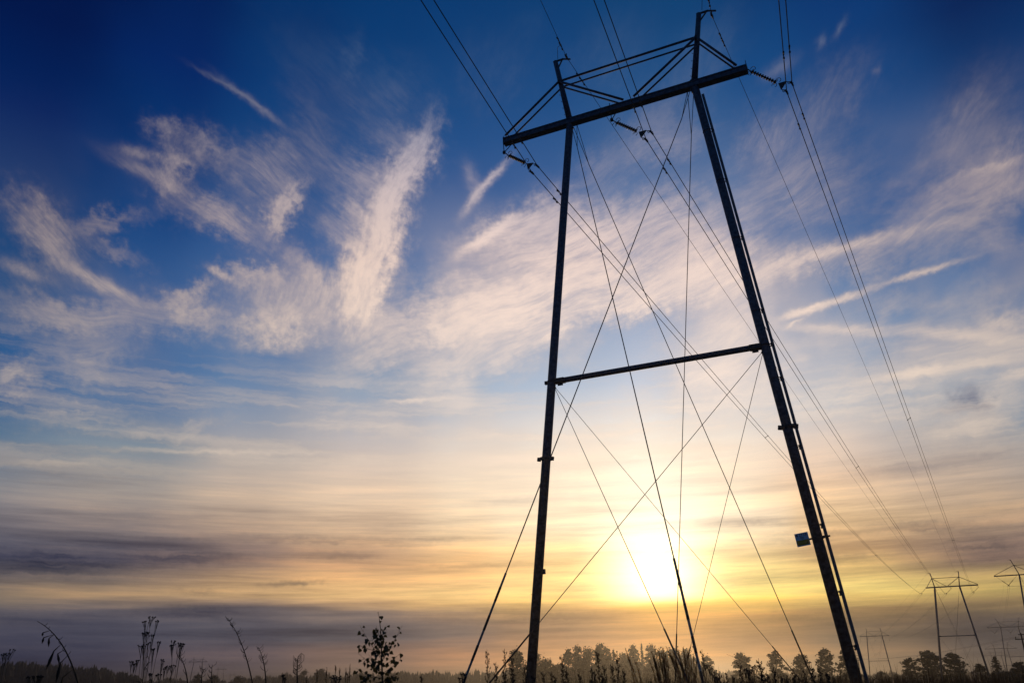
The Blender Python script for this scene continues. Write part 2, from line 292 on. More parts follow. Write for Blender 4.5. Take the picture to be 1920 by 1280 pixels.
class MB:
    def __init__(s): s.v = []; s.f = []
    def tube(s, pts, r, n=8, cap=True):
        pts = [Vector(p) for p in pts]; k = len(pts)
        rs = r if isinstance(r, (list, tuple)) else [r] * k
        t0 = (pts[1] - pts[0]).normalized(); a = t0.orthogonal().normalized(); base = len(s.v)
        for i, p in enumerate(pts):
            t = (pts[min(i + 1, k - 1)] - pts[max(i - 1, 0)]).normalized()
            a = (a - t * a.dot(t)).normalized(); b = t.cross(a)
            for j in range(n):
                q = 2 * math.pi * j / n; s.v.append(p + (a * math.cos(q) + b * math.sin(q)) * rs[i])
        for i in range(k - 1):
            for j in range(n):
                s.f.append((base + i * n + j, base + i * n + (j + 1) % n, base + (i + 1) * n + (j + 1) % n, base + (i + 1) * n + j))
        if cap and n > 2:
            s.f.append(tuple(base + j for j in reversed(range(n)))); s.f.append(tuple(base + (k - 1) * n + j for j in range(n)))
        return s
    def beam(s, p, q, w, h, side=None):
        """box beam from p to q; w along side, h across"""
        p, q = Vector(p), Vector(q); t = (q - p).normalized()
        a = Vector(side) if side else (Vector((0, 0, 1)).cross(t) if abs(t.z) < .95 else Vector((1, 0, 0)))
        a = (a - t * a.dot(t)).normalized(); b = t.cross(a); base = len(s.v)
        for e in (p, q):
            for x, y in ((-1, -1), (1, -1), (1, 1), (-1, 1)): s.v.append(e + a * x * w / 2 + b * y * h / 2)
        for f in ((3, 2, 1, 0), (4, 5, 6, 7), (0, 1, 5, 4), (1, 2, 6, 5), (2, 3, 7, 6), (3, 0, 4, 7)): s.f.append(tuple(base + i for i in f))
        return s
    def box(s, c, sx, sy, sz): return s.beam((c[0], c[1], c[2] - sz / 2), (c[0], c[1], c[2] + sz / 2), sx, sy, (1, 0, 0))
    def poly(s, pts):
        b = len(s.v); s.v += [Vector(p) for p in pts]; s.f.append(tuple(range(b, b + len(pts)))); return s
    def prism(s, pts, d):
        d = Vector(d); n = len(pts); b = len(s.v); s.v += [Vector(p) - d / 2 for p in pts] + [Vector(p) + d / 2 for p in pts]
        s.f.append(tuple(b + i for i in reversed(range(n)))); s.f.append(tuple(b + n + i for i in range(n)))
        for i in range(n): s.f.append((b + i, b + (i + 1) % n, b + n + (i + 1) % n, b + n + i))
        return s
    def octa(s, c, r, h=None):
        c = Vector(c); h = h or r; b = len(s.v)
        for d in ((r, 0, 0), (0, r, 0), (-r, 0, 0), (0, -r, 0), (0, 0, h), (0, 0, -h)): s.v.append(c + Vector(d))
        for i in range(4): s.f.append((b + i, b + (i + 1) % 4, b + 4)); s.f.append((b + (i + 1) % 4, b + i, b + 5))
        return s
    def ring(s, c, ax, R_, r, a0=0, a1=2 * math.pi, n=14, sides=5):
        ax = Vector(ax).normalized(); a = ax.orthogonal().normalized(); b = ax.cross(a); c = Vector(c)
        return s.tube([c + (a * math.cos(a0 + (a1 - a0) * i / n) + b * math.sin(a0 + (a1 - a0) * i / n)) * R_ for i in range(n + 1)], r, sides)
    def build(s, name, m, parent=None, smooth=False):
        me = bpy.data.meshes.new(name); me.from_pydata([tuple(v) for v in s.v], [], s.f); me.update()
        if smooth: me.polygons.foreach_set('use_smooth', [True] * len(me.polygons))
        me.materials.append(m); o = bpy.data.objects.new(name, me); scn.collection.objects.link(o)
        if parent: o.parent = parent
        return o
def tag(o, label=None, cat=None, group=None, kind=None):
    if label: o['label'] = label
    if cat: o['category'] = cat
    if group: o['group'] = group
    if kind: o['kind'] = kind
    return o
def empty(name, loc, rz=0, label=None, cat=None, group=None):
    o = bpy.data.objects.new(name, None); scn.collection.objects.link(o); o.location = loc; o.rotation_euler = (0, 0, rz); o.empty_display_size = .3
    return tag(o, label, cat, group)
def copy_tree(o, parent=None):
    c = o.copy(); scn.collection.objects.link(c); c.parent = parent
    for ch in [x for x in o.children]: copy_tree(ch, c)
    return c
def sm(e0, e1, x):
    t = min(max((x - e0) / (e1 - e0), 0), 1); return t * t * (3 - 2 * t)
def gz(x, y):
    d = math.hypot(x, y); a = math.degrees(math.atan2(x, y))
    z = -2.1 * sm(35, 190, d) - 2.1 * sm(230, 460, d)
    z += 10 * sm(-17, -31, a) * sm(450, 800, d) * (1 if y > 0 else 0)
    z += .05 * math.sin(x * .31) * math.cos(y * .27)
    return z

# ------------------------------------------------------------------ ground
g = MB(); radii = [0, 2, 4, 7, 11, 16, 23, 32, 45, 62, 85, 115, 155, 205, 260, 330, 420, 530, 680, 880, 1150, 1500, 2100, 3200, 5500, 9500]; SEG = 120
for i, r_ in enumerate(radii):
    for j in range(SEG):
        a = 2 * math.pi * j / SEG; x, y = r_ * math.sin(a), r_ * math.cos(a); g.v.append(Vector((x, y, gz(x, y) * (1 if r_ < 3000 else .9))))
for i in range(len(radii) - 1):
    for j in range(SEG):
        k = (j + 1) % SEG; g.f.append((i * SEG + j, (i + 1) * SEG + j, (i + 1) * SEG + k, i * SEG + k))
tag(g.build('ground', M_GROUND, smooth=True), kind='structure')

# ------------------------------------------------------------------ portal towers
T1 = (Vector((4.786, 26.658, 0)), -0.4369)
def local_of(px, py, T=T1):
    """tower-local (u, 0, z) of a photo pixel, assuming it lies in the tower's plane"""
    O, a = T; u = Vector((math.cos(a), math.sin(a), 0)); n = Vector((-u.y, u.x, 0)); v = ray(px, py)
    P = EYE + v * ((O - EYE).dot(n) / v.dot(n)); return Vector(((P - O).dot(u), 0, P.z - O.z))
def tower(loc, rz, label, H=22., wt=2.54, wf=5.03, oL=2.88, oS=1.93, wp=3.03, hp=3.24, fj=.62, ht=11.17, near=False, bar=.265, arm=1,
          anchors=((3.0, -9.0), (3.0, 8.9), (-3.3, -8.4), (-2.6, 8.5)), name='transmission_tower', group='guyed portal towers of the power lines', lr=None, guys=True):
    lr = lr or (.15 if near else .2)
    root = empty(name, loc, rz, label, 'transmission tower', group)
    wz = lambda z: wf + (wt - wf) * z / H
    ns = 20 if near else 8
    hb = bar / 2
    for s in (-1, 1):
        m = MB(); m.tube([(s * wf, 0, -.3), (s * wt, 0, H - hb - .004)], [lr * 1.08, lr * .95], ns); leg = m.build('leg', M_STEEL, root, True)
        if near:
            zc = 8.4; x = s * wz(zc); ax = Vector((s * (wt - wf), 0, H)).normalized()
            c = MB(); c.tube([Vector((x, 0, zc)) - ax * .035, Vector((x, 0, zc)) + ax * .035], .215, 20)
            c.beam((x - .30, 0, zc + .02), (x - .19, 0, zc), .09, .13); c.beam((x + .19, 0, zc), (x + .30, 0, zc - .02), .09, .13)
            for q in range(10):
                an = q * .628; c.tube([Vector((x + .19 * math.cos(an), .19 * math.sin(an), zc)) - ax * .06, Vector((x + .19 * math.cos(an), .19 * math.sin(an), zc)) + ax * .06], .012, 6)
            c.build('flange_collar', M_DARK, leg)
            f = MB(); f.tube([(s * wf, 0, -.3), (s * wf, 0, .25)], .34, 16); f.build('footing', M_STEEL, leg)
            if s < 0:
                z = 4.62; b = MB(); b.box((-wz(z) + .22, -.02, z), .12, .10, .16); b.build('terminal_box', M_DARK, leg)
                b = MB(); b.ring((-wz(3.9), 0, 3.9), ax, .158, .006, n=20); b.build('clamp_band', M_DARK, leg)
    # climbing rail on the short arm side
    ax = Vector((wt - wf, 0, H)).normalized(); off = Vector((.243, 0, .02))
    m = MB(); z0, z1 = (.9, H - .55)
    A = Vector((wz(z0), 0, z0)) + off; B = Vector((wz(z1) - .055, 0, z1)) + off
    m.beam(A, B, .092 if near else .06, .06, (1, 0, 0))
    nst = 36 if near else 9
    rail = m.build('climbing_rail', M_RAIL, root)
    if near:
        for i in range(nst):
            p = A.lerp(B, (i + .5) / nst); m = MB(); m.tube([p + Vector((0, -.13, 0)), p + Vector((0, .13, 0))], .009, 5); m.build('step_bar', M_DARK, rail)
    for z in ((2.0, 3.45, 5.35, 7.75, 10.0, 12.4, 15.2, 17.6, 19.8) if near else (4, 9, 14, 19)):
        m = MB(); c = Vector((wz(z), 0, z)); m.ring(c, ax, .165, .012, n=20); m.beam(c + Vector((.15, 0, .0)), c + Vector((.24, 0, .02)), .10, .07); m.beam(c + Vector((.16, 0, -.09)), c + Vector((.23, 0, -.02)), .04, .05)
        m.build('rail_bracket', M_DARK, rail)
    # crossarm: box girder with flanges
    m = MB(); m.beam((-(wt + oL), 0, H), (wt + oS, 0, H), bar, bar, (0, 1, 0))
    if near:
        for y in (-bar / 2 - .012, bar / 2 + .012):
            m.beam((-(wt + oL) + .01, y, H + hb - .03), (wt + oS - .01, y, H + hb - .03), .02, .05, (0, 1, 0)); m.beam((-(wt + oL) + .01, y, H - hb + .03), (wt + oS - .01, y, H - hb + .03), .02, .05, (0, 1, 0))
    cr = m.build('crossarm', M_STEEL, root)
    if near:
        for xe in (-(wt + oL) - .02, wt + oS + .02):
            m = MB(); m.box((xe, 0, H), .03, bar + .05, bar + .05); m.ring((xe, 0, H + hb + .10), (0, 1, 0), .08, .010, n=10) if xe < 0 else m.tube([(xe, 0, H + hb), (xe - .02, 0, H + hb + .28)], .012, 5)
            m.build('end_cap', M_DARK, cr)
    # earth wire peaks
    for s in (-1, 1):
        p0 = Vector((s * wt, 0, H + hb + .004)); p1 = Vector((s * wp, 0, H + hp)); dr = (p1 - p0).normalized()
        m = MB(); m.tube([p0, p0.lerp(p1, .55), p1], [.125, .105, .095], 12 if near else 6); pk = m.build('earth_peak', M_STEEL, root, True)
        m = MB(); t = Vector((arm * .66, 0, -.10)); q = p1 - dr * .03
        m.beam(q + Vector((-.1, 0, .03)), q + Vector((arm * .36, 0, .03)), .06, .06); m.beam(q + Vector((arm * .34, 0, .03)), q + t, .05, .05)
        m.beam(q - dr * .34 + Vector((arm * .06, 0, 0)), q + Vector((arm * .30, 0, .01)), .05, .04)
        m.build('peak_arm', M_DARK, pk)
        if near:
            for i in range(9):
                m = MB(); c = p0.lerp(p1, .04 + .055 * i)
                m.tube([c, c + Vector((-.16, 0, 0)) if i % 2 else c + Vector((.12, -.1, .01)), c + (Vector((-.17, 0, .05)) if i % 2 else Vector((.13, -.11, .06)))], .009, 5); m.build('step_bolt', M_DARK, pk)
            m = MB(); m.ring(p0 + Vector((0, 0, .02)), dr, .15, .03, n=16); m.build('base_collar', M_DARK, pk)
    # braces, in a front and a back plane
    J = lambda s: Vector((s * (wt + (wp - wt) * fj), 0, H + hp * fj))
    zt = H + hb + .03
    runs = [(J(-1), J(1)), (J(-1), Vector((-(wt + oL) + .1, 0, zt))), (J(-1), Vector((-.22, 0, zt))), (J(1), Vector((.2, 0, zt))), (J(1), Vector((wt + oS - .32, 0, zt)))]
    for a, b in runs:
        for y, r_ in (((-.19, .048), (.19, .036)) if near else ((-.16, .05), (.16, .05))):
            e = Vector((0, y, 0)); m = MB(); m.tube([a + e, b + e], r_, 10 if near else 5); m.build('brace', M_STEEL, root, True)
    for s in (-1, 1): m = MB(); m.beam(J(s) + Vector((0, -.24, 0)), J(s) + Vector((0, .24, 0)), .10, .10); m.build('brace_joint', M_DARK, root)
    # tie beam between the legs
    x = wz(ht)
    m = MB(); m.tube([(-x + .16, 0, ht), (x - .16, 0, ht)], .1, 16 if near else 6); tb = m.build('tie_beam', M_STEEL, root, True)
    for s in (-1, 1):
        m = MB(); m.beam((s * (x - .52), 0, ht), (s * (x - .15), 0, ht), .24, .16 if near else .24)
        if near:
            m.ring((s * x, 0, ht), (0, 0, 1), .175, .02, n=20); m.beam((s * (x - .45), 0, ht - .13), (s * (x - .25), 0, ht - .13), .02, .10); m.beam((s * (x + .16), 0, ht), (s * (x + .24), 0, ht), .1, .12)
        m.build('tie_clamp', M_DARK, tb)
    # guys
    if guys:
        gr = .016 if near else .017
        for i, (ax_, ay_) in enumerate(anchors):
            s = -1 if i < 2 else 1; G = Vector((ax_, ay_, .05 if near else -.2))
            for top in (True, False):
                S0 = Vector((s * (wt - .1), 0, H - hb - .08)) if top else Vector((s * (x - .1), 0, ht - .16))
                dr = (G - S0).normalized(); m = MB()
                if near and top:
                    S1 = S0 + dr * 1.7; yy = .17 if ay_ > 0 else -.17
                    m.tube([S0 + Vector((0, yy, .05)), S1], gr * .8, 6); m.tube([S0 + Vector((-s * .2, 0, .02)), S1], gr * .8, 6); m.tube([S1, G], gr, 6)
                else: m.tube([S0, G], gr if top else gr * .62, 6)
                gw = m.build('guy_wire', M_WIRE, root)
                if near:
                    sl = (4.1 if i in (0, 2) else 3.1) if top else 3.2; sr = .028 if top else .02
                    E0 = G - dr * sl; n_ = max(1, int(sl / .36)) if (top and i in (0, 2)) else 1
                    for k in range(n_):
                        a_ = E0.lerp(G, k / n_); b_ = E0.lerp(G, (k + 1) / n_); pale = k % 2 == 0 and n_ > 1
                        m = MB(); m.tube([a_, b_], sr * (1 + .12 * (k % 2)), 10); m.build('guard_sleeve', M_SLW if pale else M_SLB, gw)
                    m = MB(); m.tube([S0 - dr * .02, S0 + dr * .12], .03, 6); m.build('guy_shackle', M_DARK, gw)
    return root

t1 = tower(T1[0], T1[1], 'huge near guyed steel portal tower rising over the weeds in front of the sun', near=True)
T2P = (Vector((100.548, 202.842, -2.06)), -0.4611 + math.pi)
t2 = tower(T2P[0], T2P[1], 'mid distance portal tower at the right, its string insulators slanting left, among pines', wt=2.632, wf=5.095, oL=3.86, oS=1.92)
def far_pos(px, d, py=1200): p = at(px, py, d); return Vector((p.x, p.y, gz(p.x, p.y)))
pT3 = far_pos(1641, 443); rT3 = -R(19.5) + math.radians(3)
t3 = tower(pT3, rT3, 'small hazy portal tower between the near leg and the pines, insulators hanging straight', wt=3.30, wf=5.2, oL=3.1, oS=3.1, H=21.9, hp=3.4, arm=-1, anchors=((3, -9), (3, 9), (-3, -9), (-3, 9)))
pT3b = far_pos(1590, 640)
t3b = tower(pT3b, -R(16), 'hazy far portal tower mostly hidden behind the near tower leg', wt=3.3, wf=5.2, oL=3.1, oS=3.1, H=17.5, ht=9, hp=3.2, arm=-1, guys=False)
VR = -R(27)
vt = []
for px, by, d, lab in ((1941, 1075, 257, 'portal tower cut by the right edge of the picture, its V strings plainly visible'),
                  (1892.5, 1174.7, 472, 'hazy portal tower with V strings below the cut-off one at the right edge'),
                  (1876.5, 1215, 661, 'fainter portal tower lower right, its crossarm seen under the hazy one'),
                  (1868, 1228, 850, 'faintest portal tower in the right haze just above the dark pines')):
    p = far_pos(px, d, by); H_ = at(px, by, d).z - p.z
    vt.append((tower(p, VR, lab, wt=3.58, wf=5.3, oL=5.74, oS=5.74, H=H_, ht=H_ * .48, wp=4.8, hp=3.9, arm=-1, guys=d < 300, anchors=((3, -9), (3, 9), (-3, -9), (-3, 9)), name='transmission_tower'), p, H_))
lt = []
for px, d, H_, lab in ((376, 600, 20, 'largest of the three tiny portal towers on the left horizon'), (420, 990, 22, 'middle one of the three tiny portal towers on the left horizon'), (442, 1450, 22, 'faintest of the three tiny portal towers on the left horizon')):
    p = far_pos(px, d); lt.append((tower(p, R(4), lab, wt=2.6, wf=4.6, oL=3.2, oS=3.2, H=H_, hp=2.6, ht=H_ * .45, guys=False), p, H_))

# number plate of the near tower
z = 4.98; wz1 = lambda z: 5.03 + (2.54 - 5.03) * z / 22
la = Vector((2.54 - 5.03, 0, 22)).normalized(); ha = Vector((la.z, 0, -la.x))     # along the leg, across it
legp = Vector((wz1(z), -.17, z)); pc = legp - ha * .43 + la * .03
rim = lambda a, b, y=0: pc + ha * a + la * b + Vector((0, y, 0))
m = MB(); m.prism([rim(-.19, -.19), rim(.19, -.19), rim(.19, .19), rim(-.19, .19)], (0, .006, 0)); plate = m.build('number_plate', M_PLATE, t1)
m = MB(); m.prism([rim(-.172, -.16, -.006), rim(.172, -.16, -.006), rim(.172, -.015, -.006), rim(-.172, -.015, -.006)], (0, .003, 0)); m.build('warning_band', M_YEL, plate)
m = MB(); m.beam(legp + ha * .26, legp + ha * -.24, .012, .055); m.ring(Vector((wz1(z), 0, z)), la, .168, .02, n=20); m.beam(legp + ha * .15 + Vector((0, .1, 0)), legp + ha * .34 + Vector((0, .1, 0)), .02, .05); m.build('plate_bracket', M_DARK, plate)
m = MB()
m.prism([rim(-.135 + .032 * math.cos(q * .524), .13 + .032 * math.sin(q * .524), -.005) for q in range(12)], (0, .003, 0)); m.build('round_emblem', M_INK, plate)
m = MB(); m.prism([rim(-.155, .125, -.0085), rim(-.115, .125, -.0085), rim(-.115, .136, -.0085), rim(-.155, .136, -.0085)], (0, .002, 0)); m.build('emblem_bar', M_PLATE, plate)
m = MB(); m.prism([rim(.09, -.125, -.009), rim(.15, -.125, -.009), rim(.12, -.07, -.009)], (0, .002, 0)); m.build('warning_triangle', M_INK, plate)
m = MB(); m.prism([rim(.0 + .012 * math.cos(q), .012 + .012 * math.sin(q), -.006) for q in (0, 1, 2, 3.1, 4.2, 5.2)], (0, .003, 0)); m.build('bolt_head', M_DARK, plate)
def text(s, size, a, b, nm):
    cu = bpy.data.curves.new(nm, 'FONT'); cu.body = s; cu.size = size; cu.align_x = 'CENTER'; cu.extrude = .001; cu.space_character = 1.15
    o = bpy.data.objects.new(nm, cu); scn.collection.objects.link(o); dg = bpy.context.evaluated_depsgraph_get()
    me = bpy.data.meshes.new_from_object(o.evaluated_get(dg)); bpy.data.objects.remove(o)
    me.materials.clear(); me.materials.append(M_INK); ob = bpy.data.objects.new(nm, me); scn.collection.objects.link(ob); ob.parent = plate
    x, y = ha, la; nrm = Vector((0, -1, 0)); p = rim(a, b, -.006)
    ob.matrix_local = Matrix(((x.x, y.x, nrm.x, p.x), (x.y, y.y, nrm.y, p.y), (x.z, y.z, nrm.z, p.z), (0, 0, 0, 1)))
text('3738', .10, .04, .095, 'plate_number'); text('P4', .085, 0.0, .018, 'plate_code')

# ------------------------------------------------------------------ insulator strings
def string(T, rz, S, Eend, K, clamps, hang, label, grp='insulator strings', near=True, discs=10):
    root = empty('insulator_string', T + Matrix.Rotation(rz, 3, 'Z') @ S, rz, label, 'insulator', grp)
    o = lambda p: Vector(p) - S
    d = (Eend - S).normalized(); n = Vector((0, 1, 0)); c = d.cross(n).normalized(); ln = (Eend - S).length
    if hang:
        for h in hang: m = MB(); m.tube([o(h), o(K)], .018 if near else .025, 6); m.build('hanger_rod', M_DARK, root)
        m = MB(); m.octa(o(K), .08, .08); m.box(o(K), .10, .08, .12); m.build('hanger_joint', M_DARK, root)
    m = MB(); m.tube([o(K) if K is not None else o(S), o(S) + d * .1], .022, 6); m.build('link', M_DARK, root)
    m = MB(); pts, rs = [], []
    a = o(S) + d * .12; L_ = ln - .24
    k = discs
    for i in range(k):
        b = a + d * L_ * i / k; st = L_ / k
        pts += [b, b + d * st * .42, b + d * st * .5, b + d * st * .62, b + d * st * .68]; rs += [.03, .034, .076, .07, .026]
    pts.append(a + d * L_); rs.append(.035)
    m.tube(pts, rs, 12 if near else 6); m.build('shed_stack', M_PORC, root, True)
    if near:
        for e, sg in ((o(S) + d * .13, 1), (o(S) + d * (ln - .13), -1)):
            m = MB(); m.ring(e + c * .12 * 1 - d * .03 * sg, n, .085, .011, -2.4, 2.2, 12); m.ring(e - c * .12 - d * .03 * sg, n, .085, .011, -2.4, 2.2, 12); m.tube([e - c * .12, e + c * .12], .012, 5)
            m.build('arcing_horn', M_DARK, root)
    C1, C2 = o(clamps[0]), o(clamps[1]); E_ = o(Eend); mid = (C1 + C2) / 2; back = mid * .45 + E_ * .55
    w = (C1 - C2); m = MB(); m.prism([E_ - d * .02, back + w * .5, back + w * .36 + d * .03, back - w * .36 + d * .03, back - w * .5], (0, .02, 0)); yk = m.build('yoke_plate', M_DARK, root)
    for C_, s in ((C1, .5), (C2, -.5)):
        m = MB(); m.tube([back + w * s * .92, C_], .014, 6)
        q = back + w * s * .92; mm = (q + C_) / 2; t_ = (C_ - q).normalized(); m.ring(mm + Vector((0, 0, -.02)), n, .045, .012, n=10)
        m.octa(C_, .055, .05); m.beam(C_ + Vector((-.02, -.13, -.02)), C_ + Vector((.02, .13, -.02)), .05, .06); m.build('suspension_clamp', M_DARK, root)
    return root
lc = local_of
PH = [  # start of string, end, hanger joint, clamps (upper, lower), hanger roots
 (lc(950.4, 290), lc(988, 307), lc(945.3, 286), (lc(1007.5, 310.7), lc(997.4, 323)), (lc(943.5, 266), lc(967, 262))),
 (lc(1152, 228), lc(1198, 248), lc(1146.9, 225), (lc(1221.8, 247.9), lc(1211.7, 262)), (lc(1142.5, 194), lc(1167, 192))),
 (lc(1404, 132), lc(1460, 157), lc(1399.5, 129), (lc(1485, 156.2), lc(1475, 172)), None)]
names = ['left end', 'middle', 'right end']
for (S, E_, K, C_, hg), nm in zip(PH, names):
    string(T1[0], T1[1], S, E_, K, C_, hg, f'dark ribbed insulator string hung from the {nm} of the near crossarm')
for (S, E_, K, C_, hg), nm, sh in zip(PH, ['right end', 'middle', 'left end'], [-.95, 0, 0]):
    e = Vector((sh, 0, 0)); f_ = lambda p: p + e
    string(T2P[0], T2P[1], f_(S), f_(E_), f_(K), (f_(C_[0]), f_(C_[1])), [f_(h) for h in hg] if hg else None, f'slanting insulator string at the {nm} of the mid distance tower crossarm', near=False, discs=8)
def W(T, rz, p): return T + Matrix.Rotation(rz, 3, 'Z') @ Vector(p)
T3PH = []
for s, nm in ((-6.25, 'left'), (0, 'middle'), (6.25, 'right')):
    S = Vector((s, 0, 21.7)); E_ = Vector((s, 0, 20.1)); C_ = (Vector((s + .2, 0, 19.85)), Vector((s - .2, 0, 19.85)))
    string(pT3, rT3, S, E_, S, C_, None, f'tiny straight insulator string at the {nm} of the small hazy tower', near=False, discs=6); T3PH.append(C_)
VPH = []
for k, (tw_, p, H_) in enumerate(vt):
    rows = []
    for s, nm in ((-9.0, 'left'), (0, 'middle'), (9.0, 'right')):
        nd = Vector((s * .72, 0, H_ - 2.5)); C_ = (nd + Vector((.2, 0, -.15)), nd + Vector((-.2, 0, -.15))); rows.append(C_)
        if k > 1: continue
        which = ('cut-off tower at the right edge', 'hazy tower below the cut-off one')[k]
        r_ = empty('insulator_string', W(p, VR, nd), VR, f'V shaped insulator pair, {nm} phase of the {which}', 'insulator', 'V shaped insulator strings')
        for sx in (-1, 1):
            top = Vector((s * .72 + sx * 2.3, 0, H_ - .2)) - nd; top.x = max(min(top.x, 9.25 - nd.x), -9.25 - nd.x)
            m = MB(); m.tube([top, top.lerp(Vector((0, 0, .08)), .45)], .025, 5); m.build('string_rod', M_DARK, r_)
            m = MB(); a_ = top.lerp(Vector((0, 0, .08)), .45); pts = [a_.lerp(Vector((0, 0, .08)), i / 16) for i in range(17)]; m.tube(pts, [.04 if i % 2 else .10 for i in range(17)], 6); m.build('shed_stack', M_PORC, r_)
        m = MB(); m.box((0, 0, -.02), .5, .06, .14); m.build('yoke_plate', M_DARK, r_)
    VPH.append(rows)

# ------------------------------------------------------------------ conductors
def curve(A, B, sag, n=24): return [A.lerp(B, i / n) + Vector((0, 0, -4 * sag * (i / n) * (1 - i / n))) for i in range(n + 1)]
def damper(p, t, parent, far=False):
    t = t.normalized(); q = p + Vector((0, 0, -.07)); m = MB()
    for s in (-1, 1): m.tube([q + t * s * .10, q + t * s * .17, q + t * s * .21], [.028, .036, .022], 8)
    m.tube([q - t * .18, q + t * .18], .009, 5); m.beam(p + Vector((0, 0, .02)), q, .035, .05); m.build('vibration_damper', M_DARK, parent)
SPAN_AZ = R(19.6); back = Vector((-math.sin(SPAN_AZ), -math.cos(SPAN_AZ), 0))
def point_on(pts, dist):
    for a, b in zip(pts, pts[1:]):
        l = (b - a).length
        if dist <= l: return a.lerp(b, dist / l), b - a
        dist -= l
    return pts[-1], pts[-1] - pts[-2]
CR = .0165
def bundle(A2, B2, sag, label, back_sag=None, detail=False, group='twin conductors strung between towers', spacers=(), r=CR, bk=None):
    root = empty('twin_conductor', A2[0], 0, label, 'power line', group); o = A2[0]
    lines = []
    for i in (0, 1):
        pts = curve(A2[i], B2[i], sag, 40)
        if bk is not None: pts = list(reversed(curve(A2[i], A2[i] + bk * 150, back_sag, 40))) + pts[1:]
        m = MB(); m.tube([p - o for p in pts], r, 6); m.build('conductor', M_WIRE, root); lines.append(pts)
        if detail:
            f_ = curve(A2[i], B2[i], sag, 40); b_ = curve(A2[i], A2[i] + bk * 150, back_sag, 40)
            for dd in ((2.0,),):
                for ln_ in (f_, b_):
                    for q in dd:
                        p, t = point_on(ln_, q + .15 * i); damper(p - o, t, root)
    for t in spacers:
        k = max(0, min(39, int(t * 40))); f0, f1 = curve(A2[0], B2[0], sag, 40), curve(A2[1], B2[1], sag, 40); w = t * 40 - k
        m = MB(); a, b = f0[k].lerp(f0[k + 1], w) - o, f1[k].lerp(f1[k + 1], w) - o; m.tube([a, b], .02, 6); m.octa(a, .05); m.octa(b, .05); m.build('bundle_spacer', M_DARK, root)
    return root
def clampw(T, rz, C_, e=Vector((0, 0, 0))): return (W(T, rz, C_[0] + e), W(T, rz, C_[1] + e))
for i, (sg, bs, nm, sp) in enumerate(((1.9, 1.4, 'left', (.2, .55, .8)), (1.5, 1.4, 'middle', (.27, .62)), (.6, 1.0, 'right', (.22, .55)))):
    A2 = clampw(T1[0], T1[1], PH[i][3]); j = 2 - i
    C_ = PH[j][3]; e = Vector((-.95 if j == 0 else 0, 0, 0)); B2 = clampw(T2P[0], T2P[1], C_, e); B2 = (B2[1], B2[0])
    bundle(A2, B2, sg, f'{nm} twin conductor pair passing overhead, over the near tower and on to the next', bs, True, spacers=sp, bk=back, group='twin conductors of the near span')
    S0 = clampw(T2P[0], T2P[1], C_, e); S0 = (S0[1], S0[0]); E0 = clampw(pT3, rT3, T3PH[i]); E0 = (E0[1], E0[0])
    bundle(S0, E0, 2.6, f'thin {nm} twin conductor pair falling from the mid tower to the small hazy tower', spacers=(.25, .5), group='twin conductors of the second span')
    F0 = clampw(pT3b, -R(16), (Vector(((i - 1) * 6.2 + .2, 0, 15.6)), Vector(((i - 1) * 6.2 - .2, 0, 15.6)))); 
    bundle(E0, (F0[1], F0[0]), 3, f'faint {nm} twin conductor pair beyond the small hazy tower', group='twin conductors of the third span')
for i, nm in enumerate(('left', 'middle', 'right')):
    for k in range(3):
        A2 = clampw(vt[k][1], VR, VPH[k][i]); B2 = clampw(vt[k + 1][1], VR, VPH[k + 1][i])
        dcol = ('from the cut-off tower to the hazy one', 'from the hazy tower to the fainter one', 'to the faintest tower')[k]
        bundle(A2, B2, 3.2, f'thin {nm} twin conductor pair {dcol}', group='twin conductors of the right hand line')
    A2 = clampw(vt[0][1], VR, VPH[0][i]); d_ = Vector((95, -140, 0))
    bundle(A2, (A2[0] + d_, A2[1] + d_), 3.2, f'{nm} twin conductor pair leaving the cut-off tower rightwards', group='twin conductors of the right hand line')
def single(pts, name, label, group, r=.009, det=None):
    o = pts[0]; root = empty(name, o, 0, label, 'power line', group); m = MB(); m.tube([p - o for p in pts], r, 6); m.build('wire', M_WIRE, root); return root
for px, py, nm, sg, s2 in ((1062, 107, 'left', 1.6, 1), (1334.5, 29, 'right', .1, -1)):
    A = W(T1[0], T1[1], local_of(px, py)); B = W(T2P[0], T2P[1], Vector((s2 * 3.03 + .66, 0, 22 + 3.14)))
    bp = curve(A, A + back * 150, 1.1, 40); fp = curve(A, B, sg, 40)
    r_ = single(list(reversed(bp)) + fp[1:], 'earth_wire', f'single thin earth wire over the {nm} peak of the near tower', 'earth wires of the near span', .011)
    o = r_.location.copy()
    for ln_ in (bp, fp):
        for q in ((.75, 1.15) if ln_ is bp else (1.2, 1.65)): p, t = point_on(ln_, q); damper(p - o, t, r_)
    m = MB(); t = (fp[1] - fp[0]).normalized(); m.tube([A - o - t * .16, A - o, A - o + t * .22], [.02, .05, .02], 8); m.beam(A - o + Vector((0, 0, .16)), A - o, .04, .05); m.build('earth_wire_clamp', M_DARK, r_)
    m = MB(); a = local_of(*((1316, 20) if nm == 'right' else (1046, 113))); a = W(T1[0], T1[1], a) - o; b, t = point_on(bp, .7); b = b - o
    mid = (a + b) / 2 + Vector((-.1, -.2, .45 if nm == 'right' else .12))
    m.tube([a.lerp(mid, 0), a.lerp(mid, .6) + Vector((0, 0, .10)), mid, mid.lerp(b, .5) + Vector((0, 0, .05)), b], .009, 6); m.build('earth_loop', M_WIRE, r_)
    C0 = W(pT3, rT3, Vector(((-3.7 if nm == 'left' else 2.4), 0, 25.3))); single(curve(B, C0, 2.2, 24), 'earth_wire', f'faint {nm} earth wire from the mid tower to the small hazy tower', 'earth wires of the second span', .011)
